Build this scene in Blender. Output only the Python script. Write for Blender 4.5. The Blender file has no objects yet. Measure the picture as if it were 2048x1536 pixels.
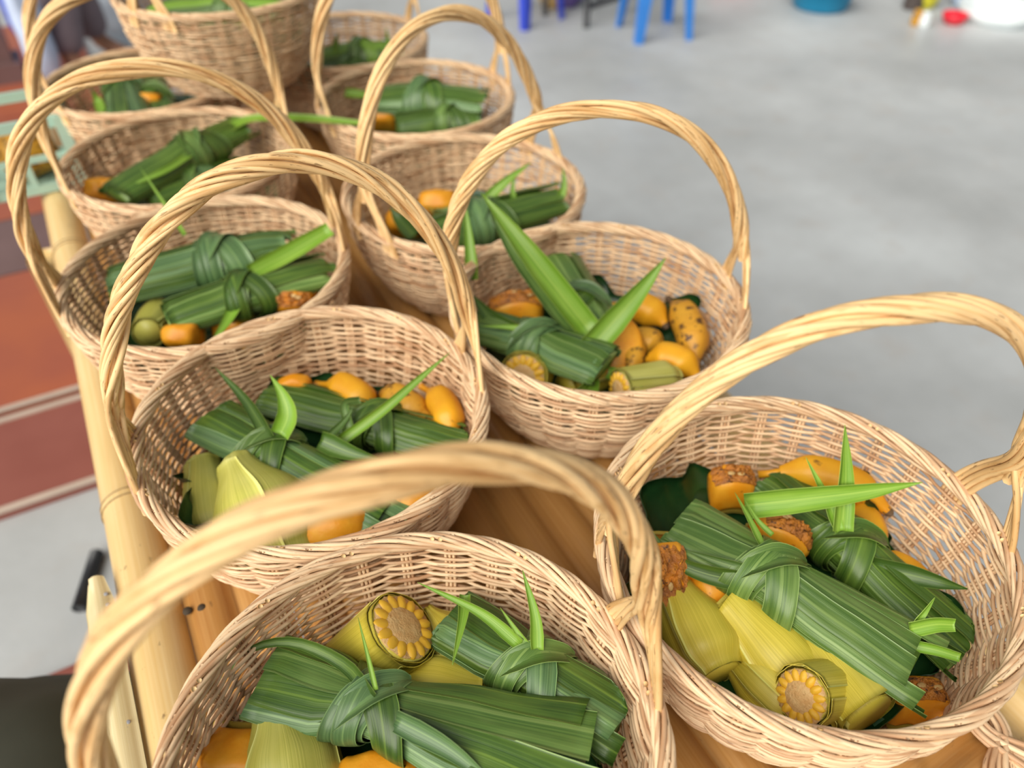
import bpy, math, random
import numpy as np
from mathutils import Vector, noise as mnoise
PI = math.pi
random.seed(7)
scene = bpy.context.scene
COL = scene.collection

# ------------------------------------------------------------------ camera, world, light
FPX = 1538.0
PITCH, YAW = math.atan2(1388, FPX), math.atan2(1124, math.hypot(FPX, 1388))
TZ = 0.62            # top of the bamboo table
HB = 0.155           # basket height
RZ = TZ + HB         # rim height
CZ = RZ + 0.5456     # camera height
HD = np.array([math.sin(YAW), math.cos(YAW), 0]); RT = np.array([math.cos(YAW), -math.sin(YAW), 0]); UP = np.array([0, 0, 1.])
FW = math.cos(PITCH)*HD - math.sin(PITCH)*UP
UV = math.sin(PITCH)*HD + math.cos(PITCH)*UP
CAM = np.array([0, 0, CZ])
cd = bpy.data.cameras.new('camera'); cam = bpy.data.objects.new('camera', cd); COL.objects.link(cam)
cd.sensor_width = 36; cd.lens = FPX/2048*36; cd.clip_start = 0.02
cam.location = CAM; cam.rotation_euler = (PI/2 - PITCH, 0, -YAW)
cd.dof.use_dof = True; cd.dof.focus_distance = 0.62; cd.dof.aperture_fstop = 3.3
scene.camera = cam

w = bpy.data.worlds.new('overcast'); scene.world = w; w.use_nodes = True
bg = w.node_tree.nodes['Background']; bg.inputs[0].default_value = (0.93, 0.97, 1.0, 1); bg.inputs[1].default_value = 0.27
sd = bpy.data.lights.new('soft_sun', 'SUN'); sd.energy = 4.6; sd.angle = math.radians(62); sd.color = (1.0, 0.95, 0.86)
so = bpy.data.objects.new('soft_sun', sd); COL.objects.link(so)
so.rotation_euler = Vector((-0.90, -0.42, 0.78)).to_track_quat('Z', 'Y').to_euler()
vs = scene.view_settings; vs.view_transform = 'Standard'; vs.look = 'None'; vs.gamma = 1; vs.exposure = 0.05; vs.use_curve_mapping = False

def at(u, v, z):
    """photo pixel -> point on the horizontal plane at height z"""
    d = FW + (u-1024)/FPX*RT + (768-v)/FPX*UV
    return CAM + d*((z-CZ)/d[2])

# ------------------------------------------------------------------ materials
MATS = {}
class NT:
    def __init__(s, name):
        m = bpy.data.materials.new(name); m.use_nodes = True; s.m = m; s.t = m.node_tree; s.b = s.t.nodes['Principled BSDF']; MATS[name] = m
    def n(s, ty, **kw):
        nd = s.t.nodes.new(ty)
        for k, v in kw.items(): setattr(nd, k, v)
        return nd
    def l(s, a, b): s.t.links.new(a, b)
    def noise(s, vec, scale=1, detail=3, rough=.55):
        nd = s.n('ShaderNodeTexNoise'); nd.inputs['Scale'].default_value = scale; nd.inputs['Detail'].default_value = detail; nd.inputs['Roughness'].default_value = rough
        if vec is not None: s.l(vec, nd.inputs['Vector'])
        return nd.outputs['Fac']
    def ramp(s, fac, stops):
        r = s.n('ShaderNodeValToRGB'); e = r.color_ramp.elements
        while len(e) < len(stops): e.new(0.5)
        for i, (p, c) in enumerate(stops): e[i].position = p; e[i].color = (*c, 1)
        s.l(fac, r.inputs[0]); return r.outputs[0]
    def mix(s, f, a, b, mode='MIX'):
        nd = s.n('ShaderNodeMix', data_type='RGBA', blend_type=mode)
        for sock, v in ((nd.inputs[0], f), (nd.inputs[6], a), (nd.inputs[7], b)):
            if hasattr(v, 'is_output'): s.l(v, sock)
            elif isinstance(v, tuple): sock.default_value = (*v, 1)
            else: sock.default_value = v
        return nd.outputs[2]
    def math(s, op, a, b=0.0):
        nd = s.n('ShaderNodeMath', operation=op)
        for i, v in enumerate((a, b)):
            if hasattr(v, 'is_output'): s.l(v, nd.inputs[i])
            else: nd.inputs[i].default_value = v
        return nd.outputs[0]
    def vec(s, x, y, z=0.0):
        nd = s.n('ShaderNodeCombineXYZ')
        for i, v in enumerate((x, y, z)):
            if hasattr(v, 'is_output'): s.l(v, nd.inputs[i])
            else: nd.inputs[i].default_value = v
        return nd.outputs[0]
    def uv(s):
        t = s.n('ShaderNodeTexCoord'); sp = s.n('ShaderNodeSeparateXYZ'); s.l(t.outputs['UV'], sp.inputs[0]); return sp.outputs[0], sp.outputs[1]
    def obj(s): return s.n('ShaderNodeTexCoord').outputs['Object']
    def rnd(s): return s.n('ShaderNodeObjectInfo').outputs['Random']
    def bump(s, h, strength=.3, dist=.001):
        nd = s.n('ShaderNodeBump'); nd.inputs['Strength'].default_value = strength; nd.inputs['Distance'].default_value = dist
        s.l(h, nd.inputs['Height']); s.l(nd.outputs[0], s.b.inputs['Normal'])
    def fin(s, col, rough=.5, spec=.5):
        if hasattr(col, 'is_output'): s.l(col, s.b.inputs['Base Color'])
        else: s.b.inputs['Base Color'].default_value = (*col, 1)
        if hasattr(rough, 'is_output'): s.l(rough, s.b.inputs['Roughness'])
        else: s.b.inputs['Roughness'].default_value = rough
        s.b.inputs['Specular IOR Level'].default_value = spec
        return s.m

def rattan(name, pale, mid, dark):
    k = NT(name); u, v = k.uv(); r = k.rnd()
    seed = k.math('MULTIPLY', r, 91.0)
    n1 = k.noise(k.vec(k.math('MULTIPLY', u, 7.0), k.math('MULTIPLY', v, .35), seed), 1, 3)
    c = k.ramp(n1, [(.34, mid), (.50, pale), (.72, tuple(x*1.08 for x in pale))])
    n2 = k.noise(k.vec(k.math('MULTIPLY', u, 20.0), k.math('MULTIPLY', v, 1.2), seed), 1.3, 2)
    f2 = k.ramp(n2, [(.55, (0, 0, 0)), (.62, (1, 1, 1))])
    c = k.mix(k.math('MULTIPLY', f2, .7), c, mid)
    n3 = k.noise(k.vec(k.math('MULTIPLY', u, 45.0), k.math('MULTIPLY', v, 5.0), seed), 1.6, 3)
    f3 = k.ramp(n3, [(.62, (0, 0, 0)), (.69, (1, 1, 1))])
    c = k.mix(k.math('MULTIPLY', f3, .75), c, dark)
    k.bump(n3, .25, .0006)
    return k.fin(c, .48, .4)
rattan('rattan', (.84, .61, .38), (.52, .29, .15), (.17, .085, .042))
rattan('rattan_handle', (.90, .62, .31), (.62, .36, .14), (.20, .10, .042))

def streaky(name, c1, c2, rib, sv=22, su=1.0, rough=.38, ribw=.05, bump=.35, spots=None, tint=(.8, 1.15)):
    k = NT(name); u, v = k.uv(); r = k.rnd()
    seed = k.math('MULTIPLY', r, 57.0)
    n1 = k.noise(k.vec(k.math('MULTIPLY', u, su), k.math('MULTIPLY', v, sv), seed), 1, 3)
    c = k.ramp(n1, [(.3, c1), (.7, c2)])
    nb = k.noise(k.vec(k.math('MULTIPLY', u, 14.0), k.math('MULTIPLY', v, 2.0), seed), 1, 2)
    c = k.mix(k.ramp(nb, [(.45, (0, 0, 0)), (.75, (.5, .5, .5))]), c, rib)
    d = k.math('ABSOLUTE', k.math('SUBTRACT', v, .5))
    line = k.math('LESS_THAN', d, ribw)
    c = k.mix(k.math('MULTIPLY', line, .6), c, rib)
    edge = k.math('GREATER_THAN', d, .475); c = k.mix(k.math('MULTIPLY', edge, .55), c, tuple(min(1, x*1.5+.04) for x in rib))
    if spots:
        n4 = k.noise(k.vec(k.math('MULTIPLY', u, 60.0), k.math('MULTIPLY', v, 9.0), seed), 1, 2)
        c = k.mix(k.ramp(n4, [(.66, (0, 0, 0)), (.72, (1, 1, 1))]), c, spots)
    hs = k.n('ShaderNodeHueSaturation'); hs.inputs['Saturation'].default_value = 1.0
    mr = k.n('ShaderNodeMapRange'); mr.inputs[3].default_value = tint[0]; mr.inputs[4].default_value = tint[1]; k.l(r, mr.inputs[0]); k.l(mr.outputs[0], hs.inputs['Value'])
    k.l(c, hs.inputs['Color'])
    k.bump(n1, bump, .0009)
    k.b.inputs['Coat Weight'].default_value = .12; k.b.inputs['Coat Roughness'].default_value = .35
    return k.fin(hs.outputs[0], rough, .5)
streaky('leaf', (.026, .072, .008), (.080, .158, .020), (.18, .29, .040), ribw=.03)
streaky('leaf_blue', (.052, .120, .038), (.130, .235, .085), (.22, .36, .12), ribw=.03)
streaky('leaf_fresh', (.13, .28, .018), (.22, .40, .035), (.34, .50, .08), ribw=.03, rough=.42)
streaky('leaf_band', (.046, .115, .018), (.125, .225, .042), (.25, .37, .10), sv=30)
streaky('husk', (.50, .41, .030), (.72, .59, .075), (.80, .70, .17), sv=60, su=.6, rough=.45, ribw=.0)
streaky('husk_green', (.40, .40, .06), (.60, .56, .12), (.66, .64, .20), sv=70, su=.6, rough=.45, ribw=.0)

def blotchy(name, base, alt, dark=None, scale=30, rough=.45, dthr=.62, bump=.2, bdist=.002, spec=.5, coords=None):
    k = NT(name); o = k.obj()
    c = k.ramp(k.noise(o, scale, 3), [(.35, base), (.68, alt)])
    if dark:
        c = k.mix(k.ramp(k.noise(o, scale*1.7, 3, .65), [(dthr, (0, 0, 0)), (dthr+.07, (1, 1, 1))]), c, dark)
    k.bump(k.noise(o, scale*4, 3), bump, bdist)
    return k.fin(c, rough, spec)
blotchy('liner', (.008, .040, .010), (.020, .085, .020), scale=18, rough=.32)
blotchy('banana', (.80, .40, .015), (.72, .30, .010), (.17, .075, .015), scale=26, rough=.42, dthr=.63)
blotchy('banana_spotted', (.66, .34, .028), (.56, .26, .02), (.10, .045, .014), scale=40, rough=.45, dthr=.54)
blotchy('banana_stem', (.16, .10, .05), (.09, .05, .025), scale=80, rough=.7)
blotchy('pumpkin', (.80, .30, .008), (.85, .40, .025), (.48, .14, .008), scale=45, rough=.42, dthr=.66)
blotchy('pulp', (.62, .22, .015), (.36, .13, .03), (.12, .05, .02), scale=90, rough=.5, dthr=.58, bump=.7, bdist=.004)
blotchy('rind', (.55, .42, .06), (.38, .30, .05), (.2, .16, .04), scale=40, rough=.5)
blotchy('kernel', (.86, .44, .018), (.82, .54, .06), scale=120, rough=.32)
blotchy('cob', (.66, .38, .14), (.74, .50, .22), (.50, .26, .08), scale=120, rough=.6, bump=.6)
blotchy('seed', (.60, .40, .16), (.50, .30, .10), scale=90, rough=.5)

def bamboo(name, c1, c2, c3):
    k = NT(name); u, v = k.uv(); r = k.rnd(); seed = k.math('MULTIPLY', r, 41.0)
    n1 = k.noise(k.vec(k.math('MULTIPLY', u, 2.2), k.math('MULTIPLY', v, 2.4), seed), 1.5, 4)
    c = k.ramp(n1, [(.3, c1), (.55, c2), (.8, c3)])
    n2 = k.noise(k.vec(k.math('MULTIPLY', u, 3.0), k.math('MULTIPLY', v, 40.0), seed), 1.2, 3)
    c = k.mix(.35, c, k.ramp(n2, [(.3, c1), (.7, c3)]))
    n3 = k.noise(k.vec(k.math('MULTIPLY', u, 40.0), k.math('MULTIPLY', v, 12.0), seed), 1.3, 3)
    c = k.mix(k.ramp(n3, [(.67, (0, 0, 0)), (.74, (.7, .7, .7))]), c, (.16, .085, .035))
    k.bump(n2, .15, .001)
    return k.fin(c, .30, .5)
bamboo('bamboo_pole', (.62, .40, .14), (.74, .53, .24), (.80, .64, .36))
bamboo('bamboo_slat', (.36, .155, .035), (.47, .235, .065), (.57, .33, .12))
bamboo('bamboo_strip', (.60, .47, .22), (.74, .62, .36), (.80, .70, .45))
blotchy('node', (.28, .18, .08), (.40, .27, .12), scale=50, rough=.6)

k = NT('concrete'); o = k.obj()
c = k.ramp(k.noise(o, 1.1, 5, .6), [(.32, (.37, .385, .39)), (.52, (.465, .485, .495)), (.70, (.57, .60, .615))])
c = k.mix(k.ramp(k.noise(o, 7, 4), [(.55, (0, 0, 0)), (.8, (.35, .35, .35))]), c, (.42, .37, .33))
k.bump(k.noise(o, 40, 4), .2, .003); k.fin(c, k.ramp(k.noise(o, 1.4, 3), [(.35, (.35,)*3), (.65, (.6,)*3)]), .5)
for nm, a, b in (('board_maroon', (.25, .075, .055), (.30, .10, .075)), ('board_red', (.40, .11, .05), (.33, .09, .055)), ('board_mauve', (.15, .09, .085), (.19, .115, .11))):
    blotchy(nm, a, b, scale=3.5, rough=.35, bump=.05)
def plain(name, col, rough=.45, spec=.5, sc=12):
    return blotchy(name, col, tuple(min(1, x*1.12) for x in col), scale=sc, rough=rough, bump=.05, spec=spec)
for nm, cl, rg in (('strip_metal', (.50, .40, .33), .4), ('plastic_blue', (.035, .20, .60), .4), ('plastic_navy', (.03, .06, .48), .4), ('black_metal', (.02, .022, .026), .4),
                   ('plastic_cyan', (.004, .24, .44), .35), ('cyan_pale', (.30, .58, .74), .35), ('plastic_red', (.66, .012, .03), .35), ('sack_white', (.66, .74, .84), .6),
                   ('sack_blue', (.04, .10, .60), .5), ('pale_blue', (.50, .62, .82), .5), ('mint', (.42, .62, .52), .35), ('trousers', (.185, .145, .165), .8), ('shirt', (.55, .58, .66), .8),
                   ('skin', (.36, .17, .10), .5), ('hair', (.015, .012, .01), .6), ('olive_cloth', (.050, .052, .036), .85), ('yellow_bag', (.62, .58, .03), .4), ('white_plastic', (.70, .76, .78), .35),
                   ('dark_jar', (.07, .055, .05), .3), ('eye', (.02, .015, .01), .2), ('lip', (.30, .10, .08), .5), ('purple_cloth', (.12, .08, .26), .7), ('sandal', (.20, .10, .06), .6), ('nail', (.30, .30, .32), .35), ('hole', (.05, .035, .02), .8)):
    plain(nm, cl, rg)

# ------------------------------------------------------------------ mesh helpers
class MB:
    def __init__(s): s.v = []; s.f = []; s.uv = []
    def quads(s, base, n, m, U, V, wrap_m=False, flip=False):
        """n x m grid of vertices starting at base; U[i], V[j] texture coordinates (V has m+1 entries when wrapped)"""
        mm = m if wrap_m else m-1
        for i in range(n-1):
            for j in range(mm):
                j2 = (j+1) % m
                a, b, c, d = base+i*m+j, base+(i+1)*m+j, base+(i+1)*m+j2, base+i*m+j2
                uvq = [(U[i], V[j]), (U[i+1], V[j]), (U[i+1], V[j+1]), (U[i], V[j+1])]
                if flip: s.f.append((d, c, b, a)); s.uv += uvq[::-1]
                else: s.f.append((a, b, c, d)); s.uv += uvq
    def tube(s, pts, r, sides=6, closed=False, u0=0.0, cap=True):
        P = np.asarray(pts, float); n = len(P)
        R = np.broadcast_to(np.asarray(r, float), (n,))
        if closed: T = np.roll(P, -1, 0) - np.roll(P, 1, 0)
        else: T = np.gradient(P, axis=0)
        T /= np.linalg.norm(T, axis=1)[:, None] + 1e-12
        ref = np.array([0, 0, 1.]) if abs(T[0][2]) < .9 else np.array([1., 0, 0])
        N = np.zeros_like(P); a = np.cross(T[0], ref); N[0] = a/np.linalg.norm(a)
        for i in range(1, n):
            a = N[i-1] - T[i]*(N[i-1]@T[i]); N[i] = a/(np.linalg.norm(a)+1e-12)
        B = np.cross(T, N); base = len(s.v)
        L = np.concatenate([[0], np.cumsum(np.linalg.norm(np.diff(P, axis=0), axis=1))]) + u0
        ang = np.arange(sides)*2*PI/sides
        for i in range(n):
            for q in ang: s.v.append(tuple(P[i] + R[i]*(math.cos(q)*N[i] + math.sin(q)*B[i])))
        V = np.arange(sides+1)/sides
        s.quads(base, n, sides, L, V, wrap_m=True, flip=True)
        if closed:
            # close to the first ring, matching by the nearest start vertex
            e = base+(n-1)*sides; v0 = np.array(s.v[e]); sh = int(np.argmin([np.linalg.norm(np.array(s.v[base+j])-v0) for j in range(sides)]))
            for j in range(sides):
                s.f.append((e+j, e+(j+1) % sides, base+(j+1+sh) % sides, base+(j+sh) % sides)); s.uv += [(L[-1], 0)]*4
        elif cap:
            s.f.append(tuple(base+j for j in range(sides))); s.uv += [(L[0], .5)]*sides
            e = base+(n-1)*sides
            s.f.append(tuple(e+j for j in reversed(range(sides)))); s.uv += [(L[-1], .5)]*sides
        return s
    def sheet(s, P, th, U=None, V=None):
        """a grid of points (n,m,3) given a thickness th: front, back and edges"""
        P = np.asarray(P, float); n, m, _ = P.shape
        du = np.gradient(P, axis=0); dv = np.gradient(P, axis=1); N = np.cross(du, dv); N /= np.linalg.norm(N, axis=2)[..., None]+1e-12
        if U is None: U = np.concatenate([[0], np.cumsum(np.linalg.norm(np.diff(P[:, m//2], axis=0), axis=1))])
        if V is None: V = np.linspace(0, 1, m)
        base = len(s.v)
        s.v += [tuple(x) for x in (P + N*th/2).reshape(-1, 3)]; s.v += [tuple(x) for x in (P - N*th/2).reshape(-1, 3)]
        k2 = base+n*m
        s.quads(base, n, m, U, V); s.quads(k2, n, m, U, V, flip=True)
        def edge(seq):
            for (i, j), (i2, j2) in zip(seq[:-1], seq[1:]):
                a, b = i*m+j, i2*m+j2
                s.f.append((base+b, base+a, k2+a, k2+b)); s.uv += [(U[i2], V[j2]), (U[i], V[j]), (U[i], V[j]), (U[i2], V[j2])]
        edge([(i, 0) for i in range(n)][::-1]); edge([(i, m-1) for i in range(n)])
        edge([(0, j) for j in range(m)]); edge([(n-1, j) for j in range(m)][::-1])
        return s
    def lathe(s, prof, seg=24, c=(0, 0, 0)):
        base = len(s.v); n = len(prof)
        for r, z in prof:
            for q in range(seg): a = 2*PI*q/seg; s.v.append((c[0]+r*math.cos(a), c[1]+r*math.sin(a), c[2]+z))
        s.quads(base, n, seg, np.arange(n)*.05, np.arange(seg+1)/seg, wrap_m=True, flip=True); return s
    def box(s, c, d, ax=None):
        A = np.eye(3) if ax is None else np.asarray(ax, float)
        base = len(s.v); c = np.asarray(c, float)
        for z in (-1, 1):
            for y in (-1, 1):
                for x in (-1, 1): s.v.append(tuple(c + A[0]*x*d[0]/2 + A[1]*y*d[1]/2 + A[2]*z*d[2]/2))
        for q in ((0, 2, 3, 1), (4, 5, 7, 6), (0, 1, 5, 4), (2, 6, 7, 3), (0, 4, 6, 2), (1, 3, 7, 5)):
            s.f.append(tuple(base+i for i in q)); s.uv += [(0, 0), (1, 0), (1, 1), (0, 1)]
        return s
    def blob(s, c, rad, ax=None, seg=12, rings=8, amp=0, fr=1, seed=0):
        A = np.eye(3) if ax is None else np.asarray(ax, float); base = len(s.v); c = np.asarray(c, float)
        for i in range(rings+1):
            th = PI*i/rings
            for j in range(seg):
                q = 2*PI*j/seg; d = np.array([math.sin(th)*math.cos(q), math.sin(th)*math.sin(q), math.cos(th)])
                f = 1 + amp*mnoise.noise(Vector(d*fr) + Vector((seed*3.1, seed*1.7, 0)))
                p = d*np.asarray(rad)*f; s.v.append(tuple(c + p@A))
        s.quads(base, rings+1, seg, np.linspace(0, 1, rings+1), np.arange(seg+1)/seg, wrap_m=True); return s
    def mesh(s, name, mat, smooth=True, off=(0, 0, 0)):
        me = bpy.data.meshes.new(name); o = np.asarray(off, float)
        me.from_pydata([(x-o[0], y-o[1], z-o[2]) for x, y, z in s.v], [], s.f)
        ul = me.uv_layers.new(name='UVMap'); ul.data.foreach_set('uv', np.asarray(s.uv, float).ravel())
        if smooth: me.polygons.foreach_set('use_smooth', [True]*len(me.polygons))
        me.materials.append(MATS[mat]); me.update(); return me
    def build(s, name, mat, parent=None, smooth=True, off=None):
        if off is None: off = tuple(parent['_o']) if parent is not None and '_o' in parent else (0, 0, 0)
        return link(name, s.mesh(name, mat, smooth, off), parent)

def link(name, data, parent=None):
    o = bpy.data.objects.new(name, data); COL.objects.link(o)
    if parent is not None: o.parent = parent
    return o
def tag(o, label, cat, group=None, kind=None):
    o['label'] = label; o['category'] = cat
    if group: o['group'] = group
    if kind: o['kind'] = kind
    return o
ROOTS = []
def thing(name, loc, label, cat, group=None):
    o = link(name, None); o.location = loc; o.empty_display_size = .02; o['_o'] = tuple(float(x) for x in loc); ROOTS.append(o)
    return tag(o, label, cat, group)
def single(name, mb, mat, label, cat, group=None, smooth=True):
    V = np.array(mb.v); loc = (V[:, 0].mean(), V[:, 1].mean(), V[:, 2].min())
    o = mb.build(name, mat, None, smooth, off=loc); o.location = loc
    return tag(o, label, cat, group)
def struct(name, mb, mat, smooth=False, parent=None):
    o = mb.build(name, mat, parent, smooth)
    if parent is None: o['kind'] = 'structure'
    return o
def spline(P, n):
    P = np.asarray(P, float); k = len(P); Q = np.vstack([2*P[0]-P[1], P, 2*P[-1]-P[-2]]); out = []
    for x in np.linspace(0, k-1, n):
        i = min(int(x), k-2); t = x-i; a, b, c, d = Q[i:i+4]
        out.append(.5*((2*b)+(c-a)*t+(2*a-5*b+4*c-d)*t*t+(3*b-a-3*c+d)*t**3))
    return np.array(out)
def sstep(a, b, x): t = min(1, max(0, (x-a)/(b-a))); return t*t*(3-2*t)
def unit(v): v = np.asarray(v, float); return v/(np.linalg.norm(v)+1e-12)

# ------------------------------------------------------------------ the setting
mb = MB().box((3, 5, -.05), (22, 26, .1)); struct('floor', mb, 'concrete')
# red-brown boards laid on the concrete beside the table
ye, ys, ym, yn = at(45, 1012, .02)[1], at(70, 812, .02)[1], at(60, 540, .02)[1], at(60, 430, .02)[1]
pl = thing('floor_boards', (-1.5, ye, 0), 'reddish brown boards laid on the concrete beside the bamboo table', 'boards')
for y0, y1, m in ((ye, ys-.012, 'board_maroon'), (ys+.012, ym, 'board_maroon'), (ym+.008, yn, 'board_mauve'), (yn+.008, yn+.9, 'board_red'), (yn+.91, yn+2.2, 'board_maroon')):
    for x0, x1 in ((-4.2, -.86), (-.85, .02)):
        MB().box(((x0+x1)/2, (y0+y1)/2, .010), (x1-x0, y1-y0, .020)).build('board', 'board_red' if (m == 'board_maroon' and x0 > -1 and y0 > ys) else m, pl, False)
for y in (ye+.006, ys-.02, ys+.02):
    MB().box((-2.09, y, .022), (4.2, .016, .006)).build('metal_strip', 'strip_metal', pl, False)

# ------------------------------------------------------------------ bamboo table
XL0, XL1, XR0, XR1 = -.154, -.094, .556, .626
Y0, Y1 = -.45, 1.93
tb = thing('bamboo_table', (.24, 1.0, 0), 'long low bamboo table of split slats between two thick round poles', 'table')
def pole(x, z, r, mat, name, nodes, y0=Y0, y1=Y1):
    ys_ = np.linspace(y0, y1, 60); rr = np.array([r*(1+.05*sum(math.exp(-((y-q)/.012)**2) for q in nodes)) for y in ys_])
    ys2 = sorted(set(list(ys_) + [q+d for q in nodes for d in (-.015, -.008, 0, .008, .015) if y0 < q+d < y1]))
    rr = [r*(1+.05*sum(math.exp(-((y-q)/.007)**2) for q in nodes)) for y in ys2]
    return MB().tube([(x+.003*math.sin(y*3+x*9), y, z) for y in ys2], rr, 20).build(name, mat, tb)
p = pole((XL0+XL1)/2, TZ-.022, .031, 'bamboo_pole', 'edge_pole', [at(245, 995, TZ)[1], 1.35, 1.9, .05])
p = pole(XL0+.035, TZ-.12, .028, 'bamboo_pole', 'edge_pole', [.6, 1.15, 1.7])
p = pole((XR0+XR1)/2, TZ-.022, .034, 'bamboo_pole', 'edge_pole', [.25, .75, 1.3, 1.8])
p = pole(XR1+.02, TZ-.10, .028, 'bamboo_pole', 'edge_pole', [.45, .95, 1.5])
for px, pz, pr, nds in (((XL0+XL1)/2, TZ-.022, .031, [at(245, 995, TZ)[1], 1.35, .05]), ((XR0+XR1)/2, TZ-.022, .034, [.25, .75, 1.3])):
    for q in nds:
        for dq in (-.006, .004):
            MB().tube([(px+.003*math.sin(q*3+px*9)+(pr*1.035)*math.cos(a), q+dq, pz+(pr*1.035)*math.sin(a)) for a in np.linspace(0, 2*PI, 40, endpoint=False)], .0009, 5, closed=True).build('node_ring', 'node', tb)
def slat(x, wd, y0, y1, name='slat', along='y', z=TZ):
    n = 24; m = 7; P = np.zeros((n, m, 3)); bow = random.uniform(-.002, .002)
    nd = [random.uniform(y0, y1) for _ in range(3)]
    for i, t in enumerate(np.linspace(0, 1, n)):
        y = y0+(y1-y0)*t; bump = sum(.0025*math.exp(-((y-q)/.01)**2) for q in nd)
        for j, q in enumerate(np.linspace(-1, 1, m)):
            a = (x+bow*math.sin(t*6)+q*wd/2); h = z-.001+bump-.013*q**4-.002*q*q
            P[i, j] = (a, y, h) if along == 'y' else (y, a, h)
    return MB().sheet(P, .006, V=np.linspace(0, .5, m)).build(name, 'bamboo_slat', tb)
x = XL1+.003
k = 0
while x < XR0-.02:
    wd = random.uniform(.045, .056)
    if x+wd > XR0-.004: wd = XR0-.004-x
    yb = Y0 if x < .40 else .17
    slat(x+wd/2, wd-.004, yb+random.uniform(-.01, .01), Y1+random.uniform(-.03, .03)); x += wd; k += 1
y = -.44
while y < .165:
    wd = .056; slat(y+wd/2, wd-.003, .385, XR0-.012+random.uniform(-.012, .0), 'cross_slat', 'x', TZ-.004 if False else TZ); y += wd
for y in (-.3, .35, 1.05, 1.75):
    MB().tube([(XL0+.012, y, TZ-.075), (XR1-.01, y, TZ-.075)], .026, 14).build('cross_bar', 'bamboo_pole', tb)
for xx, y in ((XL0-.005, -.42), (XR1-.01, -.42), (XL0-.022, at(66, 520, .56)[1]), (XR1-.01, .93), (XL0+.005, 1.85), (XR1-.01, 1.85)):
    MB().tube([(xx, y, 0), (xx, y, .3), (xx, y, TZ-.06)], [.033, .032, .032], 14).build('table_leg', 'bamboo_pole', tb)
# split bamboo strip nailed over the edge pole
e0 = at(208, 1150, TZ+.004)[1]
st = thing('bamboo_strip', (XL0-.006, -.2, TZ), 'pale split bamboo strip nailed along the outer edge of the table', 'bamboo strip')
n, m = 30, 7; P = np.zeros((n, m, 3))
for i, t in enumerate(np.linspace(0, 1, n)):
    y = -.44+(e0+.44)*t; wd = .026*(1 if t < .96 else math.sqrt(max(.05, 1-((t-.96)/.045)**2)))
    for j, q in enumerate(np.linspace(-1, 1, m)): P[i, j] = (XL0-.012+q*wd/2+.002*math.sin(y*5), y, TZ+.005-.005*q*q-.006*(q < -.5))
MB().sheet(P, .007, V=np.linspace(0, .5, m)).build('strip', 'bamboo_strip', st)
for u, v in ((212, 1186), (222, 1205), (240, 1405), (262, 1440), (251, 1455)):
    q = at(u, v, TZ+.008); q[0] = min(max(q[0], XL0-.022), XL0-.003)
    MB().lathe([(.0001, .0006), (.0018, .0005), (.0022, .0002), (.0023, -.002)], 12, (q[0], q[1], TZ+.0068)).build('nail_head', 'nail', st)
for u, v in ((375, 1222), (404, 1216)):
    q = at(u, v, TZ); MB().lathe([(.0001, .0012), (.004, .001), (.005, -.001)], 12, (q[0], q[1], TZ+.001)).build('nail_hole', 'hole', tb)

# ------------------------------------------------------------------ wicker baskets
NS = 28
RIM = .174
def prof(s):
    """wall radius at height s (0 base .. HB rim)"""
    t = s/HB
    return .112 + (RIM-.112)*(1-(1-t)**2.3)*.96 + .0025*t
ROWS = 43
heights = []
zz = .006
for i in range(ROWS):
    heights.append(zz); dr = prof(zz+.001)-prof(zz); zz += .00385/math.hypot(1, dr/.001)*1.0
sc = (HB-.010)/heights[-1]; heights = [h*sc for h in heights]
rng = random.Random(3)
def weft(row):
    h = heights[row]; n = NS*5; a = .0030; r0 = prof(h); ph = rng.uniform(0, 6.28); p2 = rng.uniform(0, 6.28); pts = []; rw = rng.uniform(.00155, .00185)
    rr = []
    for i in range(n):
        q = 2*PI*i/n
        sgn = math.sin(NS/2*q + PI*row + PI/2); sgn = math.copysign(abs(sgn)**.75, sgn)
        r = r0 + a*sgn + .0008*math.sin(3*q+ph)
        pts.append((r*math.cos(q), r*math.sin(q), h + .0009*math.sin(2*q+ph) + .0007*math.sin(7*q+p2)))
        rr.append(rw*(1+.12*math.sin(5*q+p2)))
    return pts, rr
WEFT = [weft(i) for i in range(ROWS)]
def border_path(sub):
    d = 2*PI/NS; pts = []; n = 22
    for i in range(n):
        t = i/(n-1); q = t*3.7*d + sub*.42*d; ps = math.radians(230 - 270*t) 
        rad = .0052 + .0012*math.sin(PI*t) + .0006*sub; r = RIM + rad*math.cos(ps) - .001; z = HB - .004 + rad*.95*math.sin(ps)
        pts.append((r*math.cos(q), r*math.sin(q), z))
    return pts
def stake_mb():
    b = MB()
    for s_ in (-1, 0, 1):
        q = s_*.0036/RIM; pts = []
        for h in np.linspace(.0, HB+.0035, 9):
            r = prof(min(h, HB)); qq = s_*.0036/r; pts.append((r*math.cos(qq), r*math.sin(qq), h))
        b.tube(pts, .0017, 5, u0=s_*3.3)
    return b
def base_mb():
    pr = []
    for i in range(40):
        r = .116*(1-i/39.0)+.0005; pr.append((r, .004 + .0018*(i % 2)))
    pr = [(.116, 0)] + pr
    b = MB().lathe(pr, 40); b.lathe([(.0005, 0), (.116, 0)], 40); return b
WALL = None
def wall_joined():
    b = MB()
    for i, (p, r) in enumerate(WEFT): b.tube(p, r, 5, closed=True, u0=i*13.7)
    for j in range(NS):
        q = 2*PI*j/NS; c_, s_ = math.cos(q), math.sin(q); sb = STAKE
        off = len(b.v); b.v += [(x*c_-y*s_, x*s_+y*c_, z) for x, y, z in sb.v]; b.f += [tuple(i+off for i in f) for f in sb.f]; b.uv += sb.uv
    return b
STAKE = stake_mb()
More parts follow.
